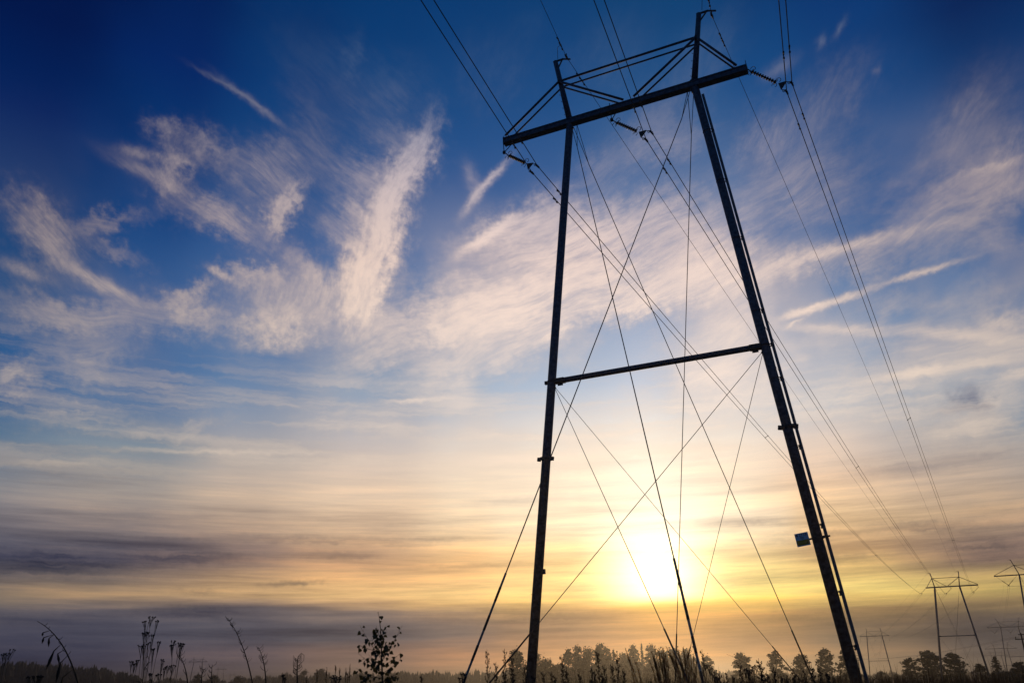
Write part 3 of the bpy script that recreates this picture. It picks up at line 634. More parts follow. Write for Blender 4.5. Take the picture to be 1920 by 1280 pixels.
for k in range(3):
    for s, nm in ((-1, 'left'), (1, 'right')):
        a = W(vt[k][1], VR, Vector((s * 4.8 - .66, 0, vt[k][2] + 3.8))); b = W(vt[k + 1][1], VR, Vector((s * 4.8 - .66, 0, vt[k + 1][2] + 3.8)))
        single(curve(a, b, 2.2, 24), 'earth_wire', f'faint {nm} earth wire of the right hand line, ' + ('leaving the cut-off tower', 'leaving the hazy tower', 'reaching the faintest tower')[k], 'earth wires of the right hand line', .011)
for k in range(2):
    for s, nm in ((-1, 'left'), (0, 'middle'), (1, 'right')):
        a = W(lt[k][1], R(4), Vector((s * 5.5, 0, lt[k][2] - 1.6))); b = W(lt[k + 1][1], R(4), Vector((s * 5.5, 0, lt[k + 1][2] - 1.6)))
        single(curve(a, b, 4, 16), 'conductor', f'barely visible {nm} wire of the tiny towers on the left horizon, ' + ('nearer span', 'farther span')[k], 'wires of the tiny far line', .015)
# wood pole line crossing in the distance
def pole(p, top, rz, label):
    r_ = empty('wooden_pole', p, rz, label, 'utility pole', 'wooden poles of the crossing line'); h = top - p.z
    m = MB(); m.tube([(0, 0, -.2), (0, 0, h)], [.16, .11], 8); m.build('pole', M_WOOD, r_)
    m = MB(); m.beam((-1.1, 0, h - .9), (1.1, 0, h - .9), .12, .14); m.beam((-.5, .1, h - .2), (.5, .1, h - .2), .1, .12); m.build('crossarm', M_WOOD, r_)
    m = MB()
    for x in (-1.0, 0, 1.0): m.tube([(x, 0, h - .83), (x, 0, h - .5)], [.05, .09], 6)
    m.build('pin_insulator', M_PORC, r_); return r_
pa = far_pos(1917, 165); za = at(1917, 1186, 165).z; pole(pa, za, R(-60), 'wooden pole with crossarm at the extreme right edge above the dark trees')
pb = far_pos(1603, 330); zb = at(1603, 1232, 330).z; pole(pb, zb, R(-60), 'small wooden pole hidden behind the near tower right leg')
for i, x in enumerate((-1.0, 0, 1.0)):
    a = W(pa, R(-60), Vector((x, 0, za - pa.z - .5))); b = W(pb, R(-60), Vector((x, 0, zb - pb.z - .5)))
    single(curve(a, b, 1.0, 24), 'conductor', ('lowest', 'middle one', 'highest')[i] + ' of three faint level wires crossing behind the mid distance tower', 'wires of the wooden pole line', .012)

# ------------------------------------------------------------------ trees
def leafquad(m, c, s, rng):
    e = Euler((rng.uniform(-1.2, 1.2), rng.uniform(-1.2, 1.2), rng.uniform(0, 6.28))); M3 = e.to_matrix()
    k = rng.choice((3, 4, 5)); m.poly([c + M3 @ Vector((s * rng.uniform(.6, 1.1) * math.cos(6.283 * i / k), s * rng.uniform(.5, 1) * math.sin(6.283 * i / k), 0)) for i in range(k)])
def tree_mesh(kind, seed):
    rng = random.Random(seed); tr, cr = MB(), MB(); H = 10.
    if kind == 'pine':
        lean = rng.uniform(-.25, .25); tr.tube([(0, 0, -.3), (lean * .4, 0, 4), (lean, .1, 9.3)], [.22, .15, .04], 7)
        n = rng.randint(30, 36); 
        for i in range(n):
            t = ((i + rng.random() * .6) / n) ** .9; z = .8 + 8.5 * t; a = i * 2.4 + rng.uniform(-.5, .5)
            env = 2.7 * (1 - t) ** .6 * (1 + .22 * math.sin(t * 19 + seed)) + .3
            rad = env * rng.uniform(.35, .95); c = Vector((lean * t + rad * math.cos(a), rad * math.sin(a), z + rng.uniform(-.2, .4)))
            tr.tube([(lean * t, 0, z - .5), (lean * t + rad * .55 * math.cos(a), rad * .55 * math.sin(a), z - .1), c], [.07, .05, .02], 4)
            w = rng.uniform(.75, 1.3) * (1 - .4 * t); 
            for k in range(60):
                u = Vector((rng.gauss(0, .5), rng.gauss(0, .5), rng.gauss(0, .34))); leafquad(cr, c + u * w, rng.uniform(.2, .38), rng)
        for k in range(40): leafquad(cr, Vector((lean + rng.gauss(0, .3), rng.gauss(0, .3), 9.3 + rng.gauss(0, .4))), .2, rng)
    elif kind == 'spruce':
        tr.tube([(0, 0, -.3), (0, 0, 9.9)], [.2, .02], 6)
        for i in range(26):
            t = i / 26; z = 1.0 + 8.7 * t; rr = 1.75 * (1 - t) ** .9 + .12
            for k in range(int(9 + 9 * (1 - t))):
                a = rng.uniform(0, 6.28); l = rr * rng.uniform(.65, 1.12)
                for q in range(4):
                    f = (q + .6) / 4; leafquad(cr, Vector((l * f * math.cos(a), l * f * math.sin(a), z - .35 * f * l + rng.uniform(-.12, .12))), rng.uniform(.13, .24), rng)
    else:
        tr.tube([(0, 0, -.3), (.1, 0, 3), (0, .1, 8.5)], [.2, .15, .03], 7)
        n = 38
        for i in range(n):
            t = rng.random(); z = 2.2 + 7 * t; a = i * 2.4; env = 2.6 * math.sin(math.pi * min(1, .25 + t * .75)) ** .6 + .2
            rad = env * rng.uniform(.2, .95); c = Vector((rad * math.cos(a), rad * math.sin(a), z))
            tr.tube([(0, 0, z - 1.2), c], [.06, .015], 4); w = rng.uniform(.7, 1.25)
            for k in range(58):
                u = Vector((rng.gauss(0, .48), rng.gauss(0, .48), rng.gauss(0, .42))); leafquad(cr, c + u * w, rng.uniform(.2, .38), rng)
    return tr, cr
PROTO = {}
def tree(kind, var, px, topy, wpx, d, label, group, nm):
    p = at(px, 1200, d); z0 = gz(p.x, p.y); top = at(px, topy, d).z; h = (top - z0) / 10.; w = wpx * p.length / FPX
    nat = {'pine': 4.9, 'spruce': 3.4, 'leafy': 5.2}[kind]; s = w / nat
    key = (kind, var)
    if key not in PROTO:
        tr, cr = tree_mesh(kind, 100 + var * 7 + len(kind)); r_ = empty(nm, (0, 0, 0)); tr.build('trunk', M_BARK, r_)
        cr.build('crown', {'pine': M_PINE, 'spruce': M_SPRUCE, 'leafy': M_DECID}[kind], r_); PROTO[key] = r_
    else: r_ = copy_tree(PROTO[key])
    r_.name = nm; r_.location = (p.x, p.y, z0); r_.scale = (s, s, h); r_.rotation_euler = (0, 0, random.uniform(0, 6.28)); tag(r_, label, 'tree', group)
G1 = 'scattered pines standing in the mist'; G2 = 'misty wood under the sun glow'
for a in (
 ('pine', 0, 1387, 1222, 44, 300, 'broad rounded misty pine just right of the sun, first of the row', G1, 'pine_tree'),
 ('pine', 1, 1449, 1219, 36, 300, 'misty pine between the thick guy and the thin guy, second in the row', G1, 'pine_tree'),
 ('pine', 2, 1496, 1224, 38, 290, 'misty pine crossed by the thick sleeved guy wire, third in the row', G1, 'pine_tree'),
 ('pine', 3, 1541, 1215, 36, 280, 'tall tufted misty pine left of the near right leg', G1, 'pine_tree'),
 ('pine', 0, 1583, 1218, 38, 285, 'pine half hidden behind the near tower right leg', G1, 'pine_tree'),
 ('pine', 1, 1698, 1232, 34, 270, 'short dark pine left of the taller pine beside the mid tower', G1, 'pine_tree'),
 ('pine', 2, 1734, 1217, 48, 262, 'largest dark pine just left of the mid distance tower', G1, 'pine_tree'),
 ('pine', 3, 1781, 1223, 42, 262, 'dark pine standing between the legs of the mid distance tower', G1, 'pine_tree'),
 ('pine', 1, 1826, 1243, 28, 240, 'low dark pine left of the mid tower right leg', G1, 'pine_tree'),
 ('spruce', 0, 1858, 1227, 36, 236, 'pointed dark conifer right of the mid distance tower', G1, 'spruce_tree'),
 ('pine', 0, 1897, 1240, 40, 215, 'dark tree near the right edge under the hazy towers', G1, 'pine_tree'),
 ('leafy', 1, 1919, 1250, 42, 205, 'darkest tree cut by the right edge of the picture', G1, 'leafy_tree'),
 ('leafy', 0, 1875, 1256, 44, 225, 'low dark bushy tree beside the pointed conifer', G1, 'leafy_tree'),
 ('leafy', 1, 1642, 1257, 22, 330, 'small rounded tree at the foot of the small hazy tower', G1, 'leafy_tree'),
 ('leafy', 0, 1668, 1262, 20, 420, 'faint low tree between the legs of the small hazy tower', G1, 'leafy_tree'),
 ('pine', 2, 968, 1214, 40, 330, 'misty pine just left of the near tower left leg', G2, 'pine_tree'),
 ('leafy', 1, 1002, 1222, 34, 350, 'misty tree mostly behind the near left leg', G2, 'leafy_tree'),
 ('leafy', 0, 1022, 1232, 44, 350, 'sloping bushy tree right of the near left leg', G2, 'leafy_tree'),
 ('pine', 1, 1064, 1215, 30, 360, 'leftmost tree of the tall brown wood right of the left leg', G2, 'pine_tree'),
 ('pine', 3, 1083, 1209, 34, 370, 'second tree of the tall brown wood, rounded top', G2, 'pine_tree'),
 ('leafy', 2, 1101, 1211, 36, 375, 'flat topped leafy tree in the middle of the brown wood', G2, 'leafy_tree'),
 ('pine', 0, 1121, 1205, 34, 370, 'highest crown in the left part of the brown wood', G2, 'pine_tree'),
 ('pine', 2, 1134, 1209, 30, 375, 'crown joined to the right of the highest one in the brown wood', G2, 'pine_tree'),
 ('spruce', 0, 1149, 1213, 24, 380, 'small pointed crown at the right end of the brown wood block', G2, 'spruce_tree'),
 ('leafy', 0, 1167, 1222, 32, 400, 'lower pale tree in the gap left of the spire', G2, 'leafy_tree'),
 ('pine', 1, 1186, 1208, 32, 400, 'pale tree directly left of the narrow spire', G2, 'pine_tree'),
 ('spruce', 1, 1202, 1201, 17, 400, 'narrow spire shaped spruce in the golden mist', G2, 'spruce_tree'),
 ('pine', 3, 1218, 1207, 34, 400, 'pale tree directly right of the narrow spire', G2, 'pine_tree'),
 ('leafy', 1, 1240, 1216, 38, 410, 'pale tree behind the plumed grass tuft', G2, 'leafy_tree'),
 ('leafy', 2, 1262, 1212, 40, 410, 'golden tree behind the crossing guys', G2, 'leafy_tree'),
 ('leafy', 0, 1284, 1214, 38, 410, 'golden tree right behind the thick sleeved guy', G2, 'leafy_tree'),
 ('leafy', 1, 1048, 1243, 46, 350, 'low bush at the left foot of the brown wood', G2, 'leafy_tree'),
 ('leafy', 2, 1092, 1234, 56, 362, 'broad low crown filling the brown wood under its second tree', G2, 'leafy_tree'),
 ('leafy', 0, 1138, 1232, 52, 365, 'broad low crown filling the brown wood under its right end', G2, 'leafy_tree'),
 ('leafy', 1, 1182, 1236, 54, 390, 'low rounded crown left of the foot of the spire', G2, 'leafy_tree'),
 ('leafy', 2, 1222, 1234, 54, 390, 'low rounded crown behind the left grass tuft', G2, 'leafy_tree'),
 ('leafy', 0, 1268, 1232, 56, 395, 'low rounded crown behind the right grass tuft', G2, 'leafy_tree'),
 ('leafy', 1, 1304, 1246, 40, 395, 'lowest crown at the right end of the golden wood', G2, 'leafy_tree'),
 ('pine', 2, 1322, 1227, 30, 400, 'lone small misty tree right of the thick sleeved guy', G2, 'pine_tree'),
 ('leafy', 1, 378, 1262, 20, 560, 'dark square tree under the largest tiny left tower', 'trees on the left horizon', 'leafy_tree'),
 ('leafy', 0, 408, 1264, 24, 600, 'dark round tree right of the square one on the left horizon', 'trees on the left horizon', 'leafy_tree'),
 ('leafy', 2, 452, 1265, 22, 640, 'domed tree on the left horizon below the faintest tiny tower', 'trees on the left horizon', 'leafy_tree'),
 ('leafy', 1, 575, 1255, 22, 700, 'rounded grey tree sticking out of the middle treeline', 'trees on the left horizon', 'leafy_tree'),
 ('leafy', 0, 606, 1252, 26, 700, 'wide grey tree left of the birch sapling, above the treeline', 'trees on the left horizon', 'leafy_tree'),
): tree(*a)
# far woods, uncountable
def wood(name, prof, d0, d1, n, seed, wtree=5.):
    rng = random.Random(seed); m = MB()
    for i in range(n):
        px = rng.uniform(prof[0][0], prof[-1][0])
        for (xa, ya), (xb, yb) in zip(prof, prof[1:]):
            if xa <= px <= xb: ty = ya + (yb - ya) * (px - xa) / (xb - xa)
        d = rng.uniform(d0, d1); p = at(px, 1200, d); z0 = gz(p.x, p.y) - .5; top = at(px, ty + rng.uniform(-3, 5) + 2.5 * math.sin(px * .09) + 1.5 * math.sin(px * .23) + 4 * (d > (d0 + d1) / 2) * -.3, d).z
        h = max(3, top - z0); w = wtree * rng.uniform(.42, .75); k = 7
        sp = rng.random() < .55
        for q in range(5):
            za = z0 + h * (.08 + q * .17); zb = min(z0 + h, za + h * .34) if q < 4 else z0 + h; ra = w * ((1 - q * .19) if sp else (.7, 1, 1, .85, .6)[q]); b = len(m.v)
            for j in range(k):
                a = 6.283 * j / k + q; rj = ra * rng.uniform(.7, 1.2); m.v.append(Vector((p.x + rj * math.cos(a), p.y + rj * math.sin(a), za + rng.uniform(-.4, .4))))
            m.v.append(Vector((p.x, p.y, zb if sp else zb - h * .06 * (q == 4))))
            for j in range(k): m.f.append((b + j, b + (j + 1) % k, b + k))
            m.f.append(tuple(b + j for j in reversed(range(k))))
    tag(m.build(name, M_SPRUCE), kind='stuff'); return m
wood('far_forest', [(-260, 1222), (0, 1237), (60, 1239), (130, 1244), (200, 1251), (245, 1259), (275, 1272)], 560, 760, 560, 3, 5.5)
wood('far_forest', [(255, 1273), (300, 1274), (340, 1272), (400, 1275), (480, 1269), (500, 1263), (620, 1264), (700, 1261), (800, 1258), (960, 1257), (1060, 1254)], 850, 1300, 900, 5, 6)
wood('far_forest', [(1000, 1250), (1300, 1252), (1430, 1262), (1900, 1261), (2150, 1258)], 900, 1300, 800, 6, 6)
# ------------------------------------------------------------------ weeds
def seg(m, pts, r0, r1, n=5):
    k = len(pts); m.tube(pts, [r0 + (r1 - r0) * i / (k - 1) for i in range(k)], n)
def bez(a, b, c, n=8): return [a * (1 - t) ** 2 + b * 2 * t * (1 - t) + c * t * t for t in [i / n for i in range(n + 1)]]
def plant_root(bx, d, nm, label, cat, group=None):
    p = at(bx, 1279, d); return empty(nm, (p.x, p.y, gz(p.x, p.y)), 0, label, cat, group)
def pt(root, px, py, d, rng=None, j=.0):
    q = at(px, py, d + (rng.uniform(-j, j) if rng else 0)); return q - root.location
def tansy(bx, d, heads, label, seed, group='dead tansy stalks', joinf=.55, nm='tansy'):
    rng = random.Random(seed); root = plant_root(bx, d, nm, label, 'weed', group); s, h = MB(), MB()
    for (hx, hy, w) in heads:
        top = pt(root, hx, hy, d, rng, .12); b0 = Vector((rng.uniform(-.04, .04), rng.uniform(-.05, .05), 0)); mid = Vector((top.x * .15 + rng.uniform(-.02, .02), top.y * .4, top.z * rng.uniform(.78, .9)))
        st = bez(b0, mid, top, 8); seg(s, st, .0017, .0009); R_ = w * d / FPX / 2 * 1.35
        for k in range(rng.randint(6, 9)):
            a = rng.uniform(0, 6.28); rr = R_ * math.sqrt(rng.random()); e = top + Vector((rr * math.cos(a), rr * math.sin(a), rng.uniform(.0, .012) + .012))
            f_ = st[-2].lerp(st[-1], rng.random()); s.tube([f_, e], .0011, 3); h.octa(e, .0058, .0042)
        for k in range(2):
            f_ = st[rng.randint(3, 6)]; e = f_ + Vector((rng.uniform(-.05, .05), rng.uniform(-.05, .05), rng.uniform(-.02, .05))); s.tube([f_, (f_ + e) / 2 + Vector((0, 0, .015)), e], [.0015, .003, .0008], 3)
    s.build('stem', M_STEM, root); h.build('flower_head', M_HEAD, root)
tansy(271, 5.6, [(283, 1163, 10), (272, 1171, 9), (295, 1170, 6), (270, 1193, 9), (274, 1191, 8), (286, 1197, 8), (265, 1216, 10), (277, 1211, 9), (288, 1223, 9), (297, 1210, 5), (268, 1219, 5)], 'tallest dead tansy clump at the left, button heads in five tiers', 1)
tansy(326, 5.8, [(324, 1208, 7), (322, 1216, 6), (334, 1212, 8), (341, 1212, 8), (338, 1216, 6)], 'two headed dead tansy right of the tallest clump', 2)
tansy(248, 6.4, [(246, 1245, 5), (257, 1243, 5), (252, 1250, 4)], 'small low tansy just left of the tallest clump', 3)
tansy(303, 6.2, [(304, 1243, 6), (308, 1258, 5), (324, 1253, 7), (315, 1255, 6)], 'low tansy between the tallest clump and the two headed one', 4)
tansy(2, 6.0, [(17, 1224, 14), (5, 1232, 8), (11, 1232, 8)], 'curled umbel weed at the extreme left edge', 5)
tansy(68, 5.2, [(55, 1276, 12), (68, 1275, 12), (75, 1275, 8)], 'flat low flower cluster at the bottom left', 6)
tansy(290, 5.0, [(286, 1270, 9), (298, 1272, 7)], 'leafy low cluster at the foot of the tansy clumps', 7)
tansy(629, 5.0, [(630, 1274, 12), (622, 1277, 10), (635, 1278, 8)], 'low dark flower cluster left of the birch sapling', 8)
tansy(870, 6.0, [(867, 1268, 6), (872, 1270, 5), (862, 1277, 8)], 'small low tansy right of the birch sapling', 9)
tansy(1404, 5.6, [(1398, 1261, 7), (1405, 1267, 8), (1403, 1263, 6), (1419, 1254, 7), (1414, 1256, 6), (1409, 1263, 6)], 'clubbed tansy heads leaning left, right of the sleeved guy', 10)
tansy(1344, 6.0, [(1322, 1252, 6), (1329, 1253, 6), (1334, 1259, 5), (1341, 1263, 5), (1345, 1275, 6), (1338, 1270, 5)], 'row of tansy buttons just right of the striped guy', 11)
tansy(531, 6.4, [(531, 1272, 5), (534, 1276, 4)], 'tiny button weed under the middle treeline', 12)

def fireweed(base, bend, top, d, label, seed, drooping=False, curl=False, r0=.005, group='dead fireweed stalks', fuzz=32, flen=.034):
    rng = random.Random(seed); root = plant_root(base[0], d, 'fireweed_stalk', label, 'weed', group); s = MB()
    B = pt(root, base[0], base[1], d); T_ = pt(root, *top, d); K = pt(root, *bend, d)
    up_ = bez(B, K, T_, 12); pts = [Vector((0, 0, 0))] + up_; 
    if curl:
        c = up_[-1]; pts += [c + Vector((.018, 0, .018)), c + Vector((.036, 0, .008)), c + Vector((.036, 0, -.022)), c + Vector((.02, 0, -.04))]
    seg(s, pts, r0, .0012); st = s.build('stem', M_STEM, root); f = MB()
    for k in range(fuzz):
        i = rng.randint(3, len(up_) - 2); q = up_[i].lerp(up_[i + 1], rng.random()); l = flen * rng.uniform(.5, 1.1); sd_ = rng.choice((-1, 1))
        e = q + Vector((sd_ * l * .7, rng.uniform(-.01, .01), l * .45)); f.tube([q, (q + e) / 2 + Vector((0, 0, -.004)), e, e + Vector((sd_ * .002, 0, l * .35))], [.0016, .0014, .0013, .0008], 3)
    f.build('seed_pod', M_HEAD, root)
    if drooping:
        lf = MB()
        for k, (i, l) in enumerate(((2, .14), (4, .12), (5, .06), (6, .11), (8, .05), (8, .035), (9, .02))):
            q = up_[i]; a = q + Vector((-.02 - .03 * rng.random(), 0, -.005 - l * .25)); b = a + Vector((rng.uniform(-.03, .012), .01, -l * .8)); w = .0045 + .03 * l
            lf.tube([q, a, a.lerp(b, .5), b], [.001, .003, w, .0008], 4)
        lf.build('leaf', M_HEAD, root)
fireweed((147, 1282), (122, 1190), (70, 1164), 5.0, 'thick leaning stalk at the left with drooping withered leaves', 21, True, fuzz=10, flen=.02)
fireweed((474, 1282), (458, 1200), (427, 1158), 6.0, 'tall thin bare fireweed stalk leaning left, left of centre', 22)
fireweed((499, 1282), (497, 1235), (484, 1212), 5.6, 'shorter fireweed stalk right of the tall thin one', 23, fuzz=18)
fireweed((558, 1282), (556, 1250), (559, 1230), 5.6, 'fireweed stalk with a curled hooked tip', 24, curl=True)
fireweed((352, 1282), (350, 1250), (336, 1226), 5.6, 'slanting twig right of the two headed tansy', 25, fuzz=10)
fireweed((398, 1282), (396, 1262), (398, 1245), 6.0, 'straight short twig under the middle tiny tower', 26, fuzz=8)
fireweed((378, 1282), (376, 1262), (384, 1253), 6.0, 'bent short weed under the largest tiny tower', 27, fuzz=8)
fireweed((1440, 1282), (1432, 1255), (1362, 1225), 12., 'faint thin arching stalk right of the lone misty tree', 28, fuzz=4)

def mugwort(bx, bt, top, d, label, seed, group, wid=.10, nm='mugwort_stalk', bud=.0029, nb=44):
    rng = random.Random(seed); root = plant_root(bx, d, nm, label, 'weed', group); s, h = MB(), MB()
    T_ = pt(root, *top, d); K = Vector((T_.x * .35 + bt, T_.y * .35, T_.z * .6)); st = bez(Vector((0, 0, 0)), K, T_, 16); seg(s, st, .0036, .0011)
    n = nb
    for k in range(n):
        t = .48 + .5 * (k / n); i = min(15, int(t * 16)); q = st[i].lerp(st[i + 1], t * 16 - i); dr = (st[i + 1] - st[i]).normalized()
        a = k * 2.4 + rng.uniform(-.4, .4); l = wid * (1.15 - t) * 1.6 * rng.uniform(.7, 1.2); out = Vector((math.cos(a), math.sin(a), 0)); e = q + (out * .42 + dr * .9) * l
        mid = (q + e) / 2 + out * l * .08; s.tube([q, mid, e], [.0016, .0013, .0007], 3)
        for j in range(rng.randint(8, 13)):
            u = .25 + .75 * rng.random(); c = (q.lerp(mid, u * 2) if u < .5 else mid.lerp(e, u * 2 - 1)) + Vector((rng.uniform(-.006, .006), rng.uniform(-.006, .006), rng.uniform(-.004, .006))); h.octa(c, bud * rng.uniform(.6, 1.1), bud * 1.4)
    s.build('stem', M_STEM, root); h.build('seed_head', M_HEAD, root)
GM = 'mugwort stalks in the weed bank'
ml = [((913, 1216), 6.4, 920), ((946, 1215), 6.4, 952), ((930, 1240), 6.0, 936), ((960, 1228), 6.6, 958), ((985, 1240), 5.6, 982), ((1052, 1226), 5.6, 1068), ((1062, 1250), 5.4, 1070), ((1086, 1258), 5.2, 1092), ((1119, 1214), 5.0, 1136),
      ((1110, 1250), 5.4, 1116), ((1157, 1222), 5.0, 1162), ((1148, 1242), 5.2, 1150), ((1170, 1252), 5.4, 1172), ((1133, 1244), 5.6, 1130), ((1018, 1256), 5.6, 1024), ((1040, 1262), 5.6, 1046), ((1422, 1233), 5.2, 1440), ((1427, 1243), 5.2, 1434), ((1450, 1250), 5.4, 1456),
      ((1437, 1256), 5.6, 1446), ((1386, 1240), 6, 1400), ((1374, 1262), 6, 1380), ((1533, 1238), 5.4, 1544), ((1521, 1244), 5.4, 1532), ((1464, 1262), 6, 1470), ((1361, 1255), 6.4, 1366), ((1552, 1262), 6, 1556), ((1000, 1262), 5.8, 1004), ((790, 1262), 6, 800), ((1316, 1216), 6.2, 1322), ((1498, 1266), 6.2, 1500), ((1474, 1268), 5.6, 1480)]
rm = random.Random(5)
for q in range(16):
    x_ = rm.uniform(905, 1180) if q % 2 else rm.uniform(1345, 1575)
    ml.append(((x_, rm.uniform(1252, 1272)), rm.uniform(4.8, 7), x_ + rm.uniform(-4, 10)))
special = {913: 'feathery mugwort stalk left of the near left leg, farthest left of the bank', 946: 'feathery mugwort stalk crossing the thin guy near the left leg', 1052: 'thin mugwort stalk leaning left in front of the brown wood', 1119: 'tall beaded mugwort stalk in front of the highest crown of the brown wood',
           1157: 'beaded mugwort stalk left of the bent grass plume', 1422: 'bushy mugwort tip right of the clubbed tansy', 1533: 'upright mugwort tip left of the near right leg', 790: 'short leaning mugwort right of the birch sapling', 1316: 'mugwort tip beside the striped guy in front of the lone tree', 1521: 'second mugwort tip left of the near right leg'}
for k, (tp, d, bx) in enumerate(ml):
    side = 'low beaded mugwort stalk in the weed bank ' + ('between the left leg and the grass tuft' if tp[0] < 1200 else 'between the striped guy and the right leg')
    mugwort(bx, 0, tp, d, special.get(tp[0], side), 300 + k, GM + (' left part' if tp[0] < 1200 else ' right part'), wid=.09 if tp[1] < 1250 else .07)

def plume(bx, top, d, label, seed, group, bendx=0., dense=60, length=.22, nm='reed_grass'):
    rng = random.Random(seed); root = plant_root(bx, d, nm, label, 'grass plant', group); s, h = MB(), MB()
    T_ = pt(root, *top, d); K = Vector((T_.x * .25 + bendx, T_.y * .3, T_.z * .85)); st = bez(Vector((0, 0, 0)), K, T_, 24); seg(s, st, .003, .0008, 4)
    tot = sum((b - a).length for a, b in zip(st, st[1:])); rev = list(reversed(st))
    for k in range(dense):
        u = rng.random() * length; p, t = point_on(rev, u); t = -t.normalized(); prof = math.sin(math.pi * min(1, u / length * .9 + .08))
        l = .028 * prof * rng.uniform(.5, 1.1) + .006; out = Vector((rng.uniform(-1, 1), rng.uniform(-1, 1), rng.uniform(-.3, .2))) * .3
        e = p + (t * .9 + out) * l; h.tube([p, p.lerp(e, .6), e], [.0004, .0009, .0003], 3)
    for k in range(3):
        a = rng.uniform(0, 6.28); z_ = T_.z * rng.uniform(.3, .6); q = st[int(24 * z_ / T_.z * .9)]; e = q + Vector((math.cos(a) * .16, math.sin(a) * .16, rng.uniform(.10, .22))); s.tube([q, q.lerp(e, .5) + Vector((0, 0, .06)), e], [.003, .003, .0005], 3)
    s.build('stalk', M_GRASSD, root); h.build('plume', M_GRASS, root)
for k, (tp, d, bx, bnd) in enumerate((((629, 1247), 6.0, 631, 0), ((637, 1253), 6.0, 638, 0), ((649, 1252), 6.4, 650, 0), ((656, 1246), 6.4, 656, 0), ((595, 1255), 5.8, 604, -.02), ((612, 1256), 5.8, 616, 0), ((575, 1268), 5.8, 584, -.02), ((652, 1262), 5.4, 655, 0))):
    plume(bx, tp, d, 'thin upright grass plume left of the birch sapling', 400 + k, 'grass plumes left of the sapling', bnd, 45, .12)
for k, (tp, d, bx, bnd, lab) in enumerate((((1172, 1213), 4.6, 1216, .0, 'long grass plume bent over to the left of the tuft'), ((1176, 1228), 4.6, 1222, .02, 'second bent grass plume below the long one'), ((1190, 1236), 4.8, 1222, .02, 'lowest grass plume nodding left of the tuft'))):
    plume(bx, tp, d, lab, 430 + k, 'bent grass plumes beside the tuft', bnd, 110, .30)
# big tuft of plumed grass under the sun: one plant
def tuft(bx, d, tops, label, seed, nbl=150, spread=.26, hgt=1.12):
    rng = random.Random(seed); root = plant_root(bx, d, 'grass_tuft', label, 'grass tuft', 'plumed grass tufts under the sun'); bl, st_, pl_ = MB(), MB(), MB()
    for k in range(nbl):
        a = rng.uniform(0, 6.28); r_ = rng.random() * .12; b0 = Vector((r_ * math.cos(a), r_ * math.sin(a), 0)); h_ = hgt * rng.uniform(.7, 1.12); sp = spread * rng.random()
        m1 = b0 + Vector((math.cos(a) * sp * .25, math.sin(a) * sp * .25, h_ * .75)); e = b0 + Vector((math.cos(a) * sp * 1.2, math.sin(a) * sp * 1.2, h_ * rng.uniform(.85, 1.02))); pts = bez(b0, m1, e, 6); seg(bl, pts, .0016, .0004, 3)
    for (tx, ty, bend) in tops:
        T_ = pt(root, tx, ty, d, rng, .15); b0 = Vector((rng.uniform(-.08, .08), rng.uniform(-.08, .08), 0)); K = Vector((T_.x * .05 + .01 - bend, T_.y * .3, T_.z * .84)); s_ = bez(b0, K, T_, 20); seg(st_, s_, .0028, .0007, 3); rev = list(reversed(s_)); ln_ = rng.uniform(.16, .26)
        for j in range(95):
            u = rng.random() * ln_; p, t = point_on(rev, u); t = -t.normalized(); l = .034 * math.sin(math.pi * min(1, u / ln_ * .9 + .08)) * rng.uniform(.5, 1.1) + .006
            e = p + (t * .92 + Vector((rng.uniform(-.3, .3), rng.uniform(-.3, .3), rng.uniform(-.15, .1)))) * l; pl_.tube([p, p.lerp(e, .6), e], [.0004, .0009, .0003], 3)
    bl.build('blades', M_GRASSD, root); st_.build('flower_stalks', M_GRASSD, root); pl_.build('plumes', M_GRASS, root)
tuft(1250, 5.0, [(1222, 1222, 0), (1228, 1217, 0), (1234, 1219, 0), (1240, 1224, 0), (1237, 1232, 0), (1245, 1240, 0), (1230, 1240, .02), (1252, 1236, 0), (1218, 1238, 0), (1243, 1216, 0), (1226, 1231, 0), (1248, 1228, 0)], 'left grass tuft with plumes fanned left, under the sun', 51)
tuft(1292, 5.2, [(1262, 1222, 0), (1250, 1214, 0), (1270, 1216, 0), (1281, 1214, 0), (1290, 1222, 0), (1301, 1226, 0), (1275, 1230, 0), (1283, 1238, 0), (1296, 1238, 0), (1306, 1240, 0), (1266, 1238, 0), (1257, 1224, 0), (1288, 1230, 0)], 'right grass tuft fanned around the striped guy, under the sun', 52)

# birch sapling
rng = random.Random(77); D = 7.0; root = plant_root(716, D, 'birch_sapling', 'young birch sapling with small heart shaped leaves, left of centre', 'sapling'); s, lf = MB(), MB()
trunk = [Vector((0, 0, 0))] + [pt(root, x, y, D) for x, y in ((717, 1278), (716, 1240), (714.5, 1200), (713.5, 1178), (710, 1150))]; seg(s, trunk, .009, .0018, 6)
def birchleaf(c, sz):
    e = Euler((rng.uniform(-.9, .9) + math.pi / 2, rng.uniform(-.7, .7), rng.uniform(-1.1, 1.1))).to_matrix() @ Euler((0, 0, rng.uniform(-.5, .5) + math.pi)).to_matrix()
    out = [(0, 0), (.38, .08), (.5, .32), (.33, .62), (.12, .88), (0, 1.15), (-.12, .88), (-.33, .62), (-.5, .32), (-.38, .08)]
    o = [c + e @ Vector((x * sz, y * sz, .12 * sz * abs(x))) for x, y in out]; b = len(lf.v); lf.v += o + [c + e @ Vector((0, .5 * sz, 0))]
    for i in range(10): lf.f.append((b + i, b + (i + 1) % 10, b + 10))
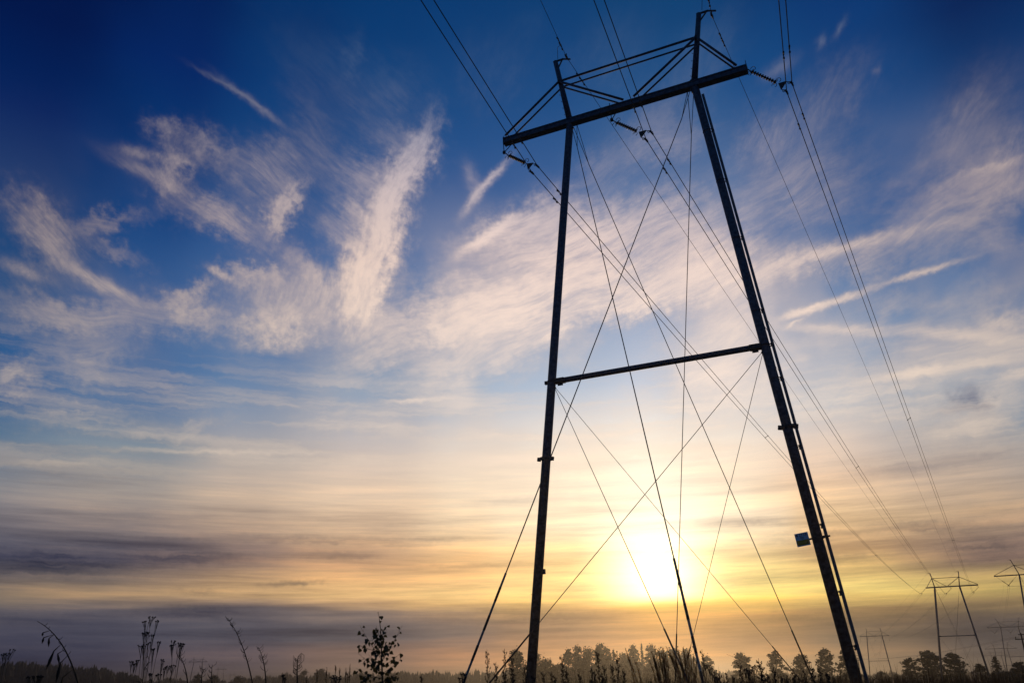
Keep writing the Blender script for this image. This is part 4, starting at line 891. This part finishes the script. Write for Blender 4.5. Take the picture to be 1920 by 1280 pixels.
tw = [((715, 1240), (752, 1170)), ((716, 1250), (748, 1222)), ((716, 1262), (750, 1236)), ((715, 1235), (680, 1173)), ((714, 1215), (700, 1178)), ((714, 1212), (704, 1180)), ((716, 1256), (676, 1224)), ((716, 1272), (670, 1252)), ((715, 1232), (692, 1192)),
      ((713, 1200), (721, 1172)), ((714, 1214), (726, 1180)), ((715, 1228), (736, 1204)), ((716, 1266), (690, 1240)), ((717, 1278), (744, 1258)), ((717, 1279), (748, 1262)), ((714, 1222), (677, 1209)), ((716, 1270), (664, 1264)), ((716, 1262), (699, 1232)), ((717, 1280), (734, 1262)), ((715, 1246), (690, 1226)), ((716, 1280), (676, 1268)), ((713, 1195), (704, 1172))]
for (a, b) in tw:
    A = pt(root, *a, D); y_ = rng.uniform(-.14, .14); B = pt(root, *b, D) + Vector((0, y_, 0)); K = (A + B) / 2 + Vector((-(B.x - A.x) * .12, 0, -.01)) + Vector(((B.x - A.x) * .15, 0, 0)); t_ = bez(A, K, B, 6); seg(s, t_, .0028, .0009, 4)
    for k in range(int(4 + (B - A).length * 30)):
        u = .18 + .8 * rng.random(); i = min(5, int(u * 6)); p = t_[i].lerp(t_[i + 1], u * 6 - i) + Vector((rng.uniform(-.03, .03), rng.uniform(-.03, .03), rng.uniform(-.02, .012))); s.tube([t_[i], p], .0007, 3); birchleaf(p, rng.uniform(.018, .036))
for x, y, sz in ((714.5, 1154, .036), (713, 1163, .024), (708.5, 1147, .012), (717, 1179, .02), (722, 1178, .028), (704, 1184, .036), (700, 1190, .034), (722, 1184, .032), (747, 1205, .034)): birchleaf(pt(root, x, y, D), sz)
for k in range(26):
    t = rng.random(); p = pt(root, 714 + rng.gauss(0, 8) , 1205 + 70 * t, D) + Vector((0, rng.uniform(-.12, .12), 0)); birchleaf(p, rng.uniform(.022, .038))
s.build('trunk', M_STEM, root); lf.build('leaves', M_LEAF, root)

# uncountable meadow grass between and behind the weeds
rng = random.Random(9); m = MB()
def blade(x, y, h, lean):
    a = rng.uniform(0, 6.28); z0 = gz(x, y); w = rng.uniform(.003, .006) * (1 + math.hypot(x, y) * .06); c, s_ = math.cos(a), math.sin(a); pr = Vector((-s_ * w, c * w, 0)); b = len(m.v)
    for t, k in ((0, 1), (.55, .85), (.85, .55)):
        q = Vector((x + c * lean * t * t, y + s_ * lean * t * t, z0 + h * t)); m.v += [q - pr * k, q + pr * k]
    m.v.append(Vector((x + c * lean, y + s_ * lean, z0 + h))); m.f += [(b, b + 1, b + 3, b + 2), (b + 2, b + 3, b + 5, b + 4), (b + 4, b + 5, b + 6)]
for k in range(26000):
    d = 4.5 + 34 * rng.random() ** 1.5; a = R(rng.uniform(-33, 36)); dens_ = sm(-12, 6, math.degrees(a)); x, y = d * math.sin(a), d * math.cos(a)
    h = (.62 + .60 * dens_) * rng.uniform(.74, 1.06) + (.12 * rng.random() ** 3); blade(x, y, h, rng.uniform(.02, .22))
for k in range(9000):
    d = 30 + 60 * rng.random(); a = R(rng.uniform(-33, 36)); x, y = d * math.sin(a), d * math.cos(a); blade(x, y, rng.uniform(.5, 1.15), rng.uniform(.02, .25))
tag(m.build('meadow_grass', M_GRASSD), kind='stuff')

# ------------------------------------------------------------------ mist
h = MB(); h.box((250, 700, 10.5), 4600, 3600, 33); hz = h.build('haze', bpy.data.materials.new('mist')); tag(hz, kind='stuff')
hm = hz.data.materials[0]; hm.use_nodes = True; nt = hm.node_tree; nt.nodes.clear(); pv = nt.nodes.new('ShaderNodeVolumePrincipled'); ou = nt.nodes.new('ShaderNodeOutputMaterial')
pv.inputs['Color'].default_value = (.33, .32, .325, 1); pv.inputs['Density'].default_value = .00045; pv.inputs['Anisotropy'].default_value = .85
nt.links.new(pv.outputs[0], ou.inputs['Volume'])
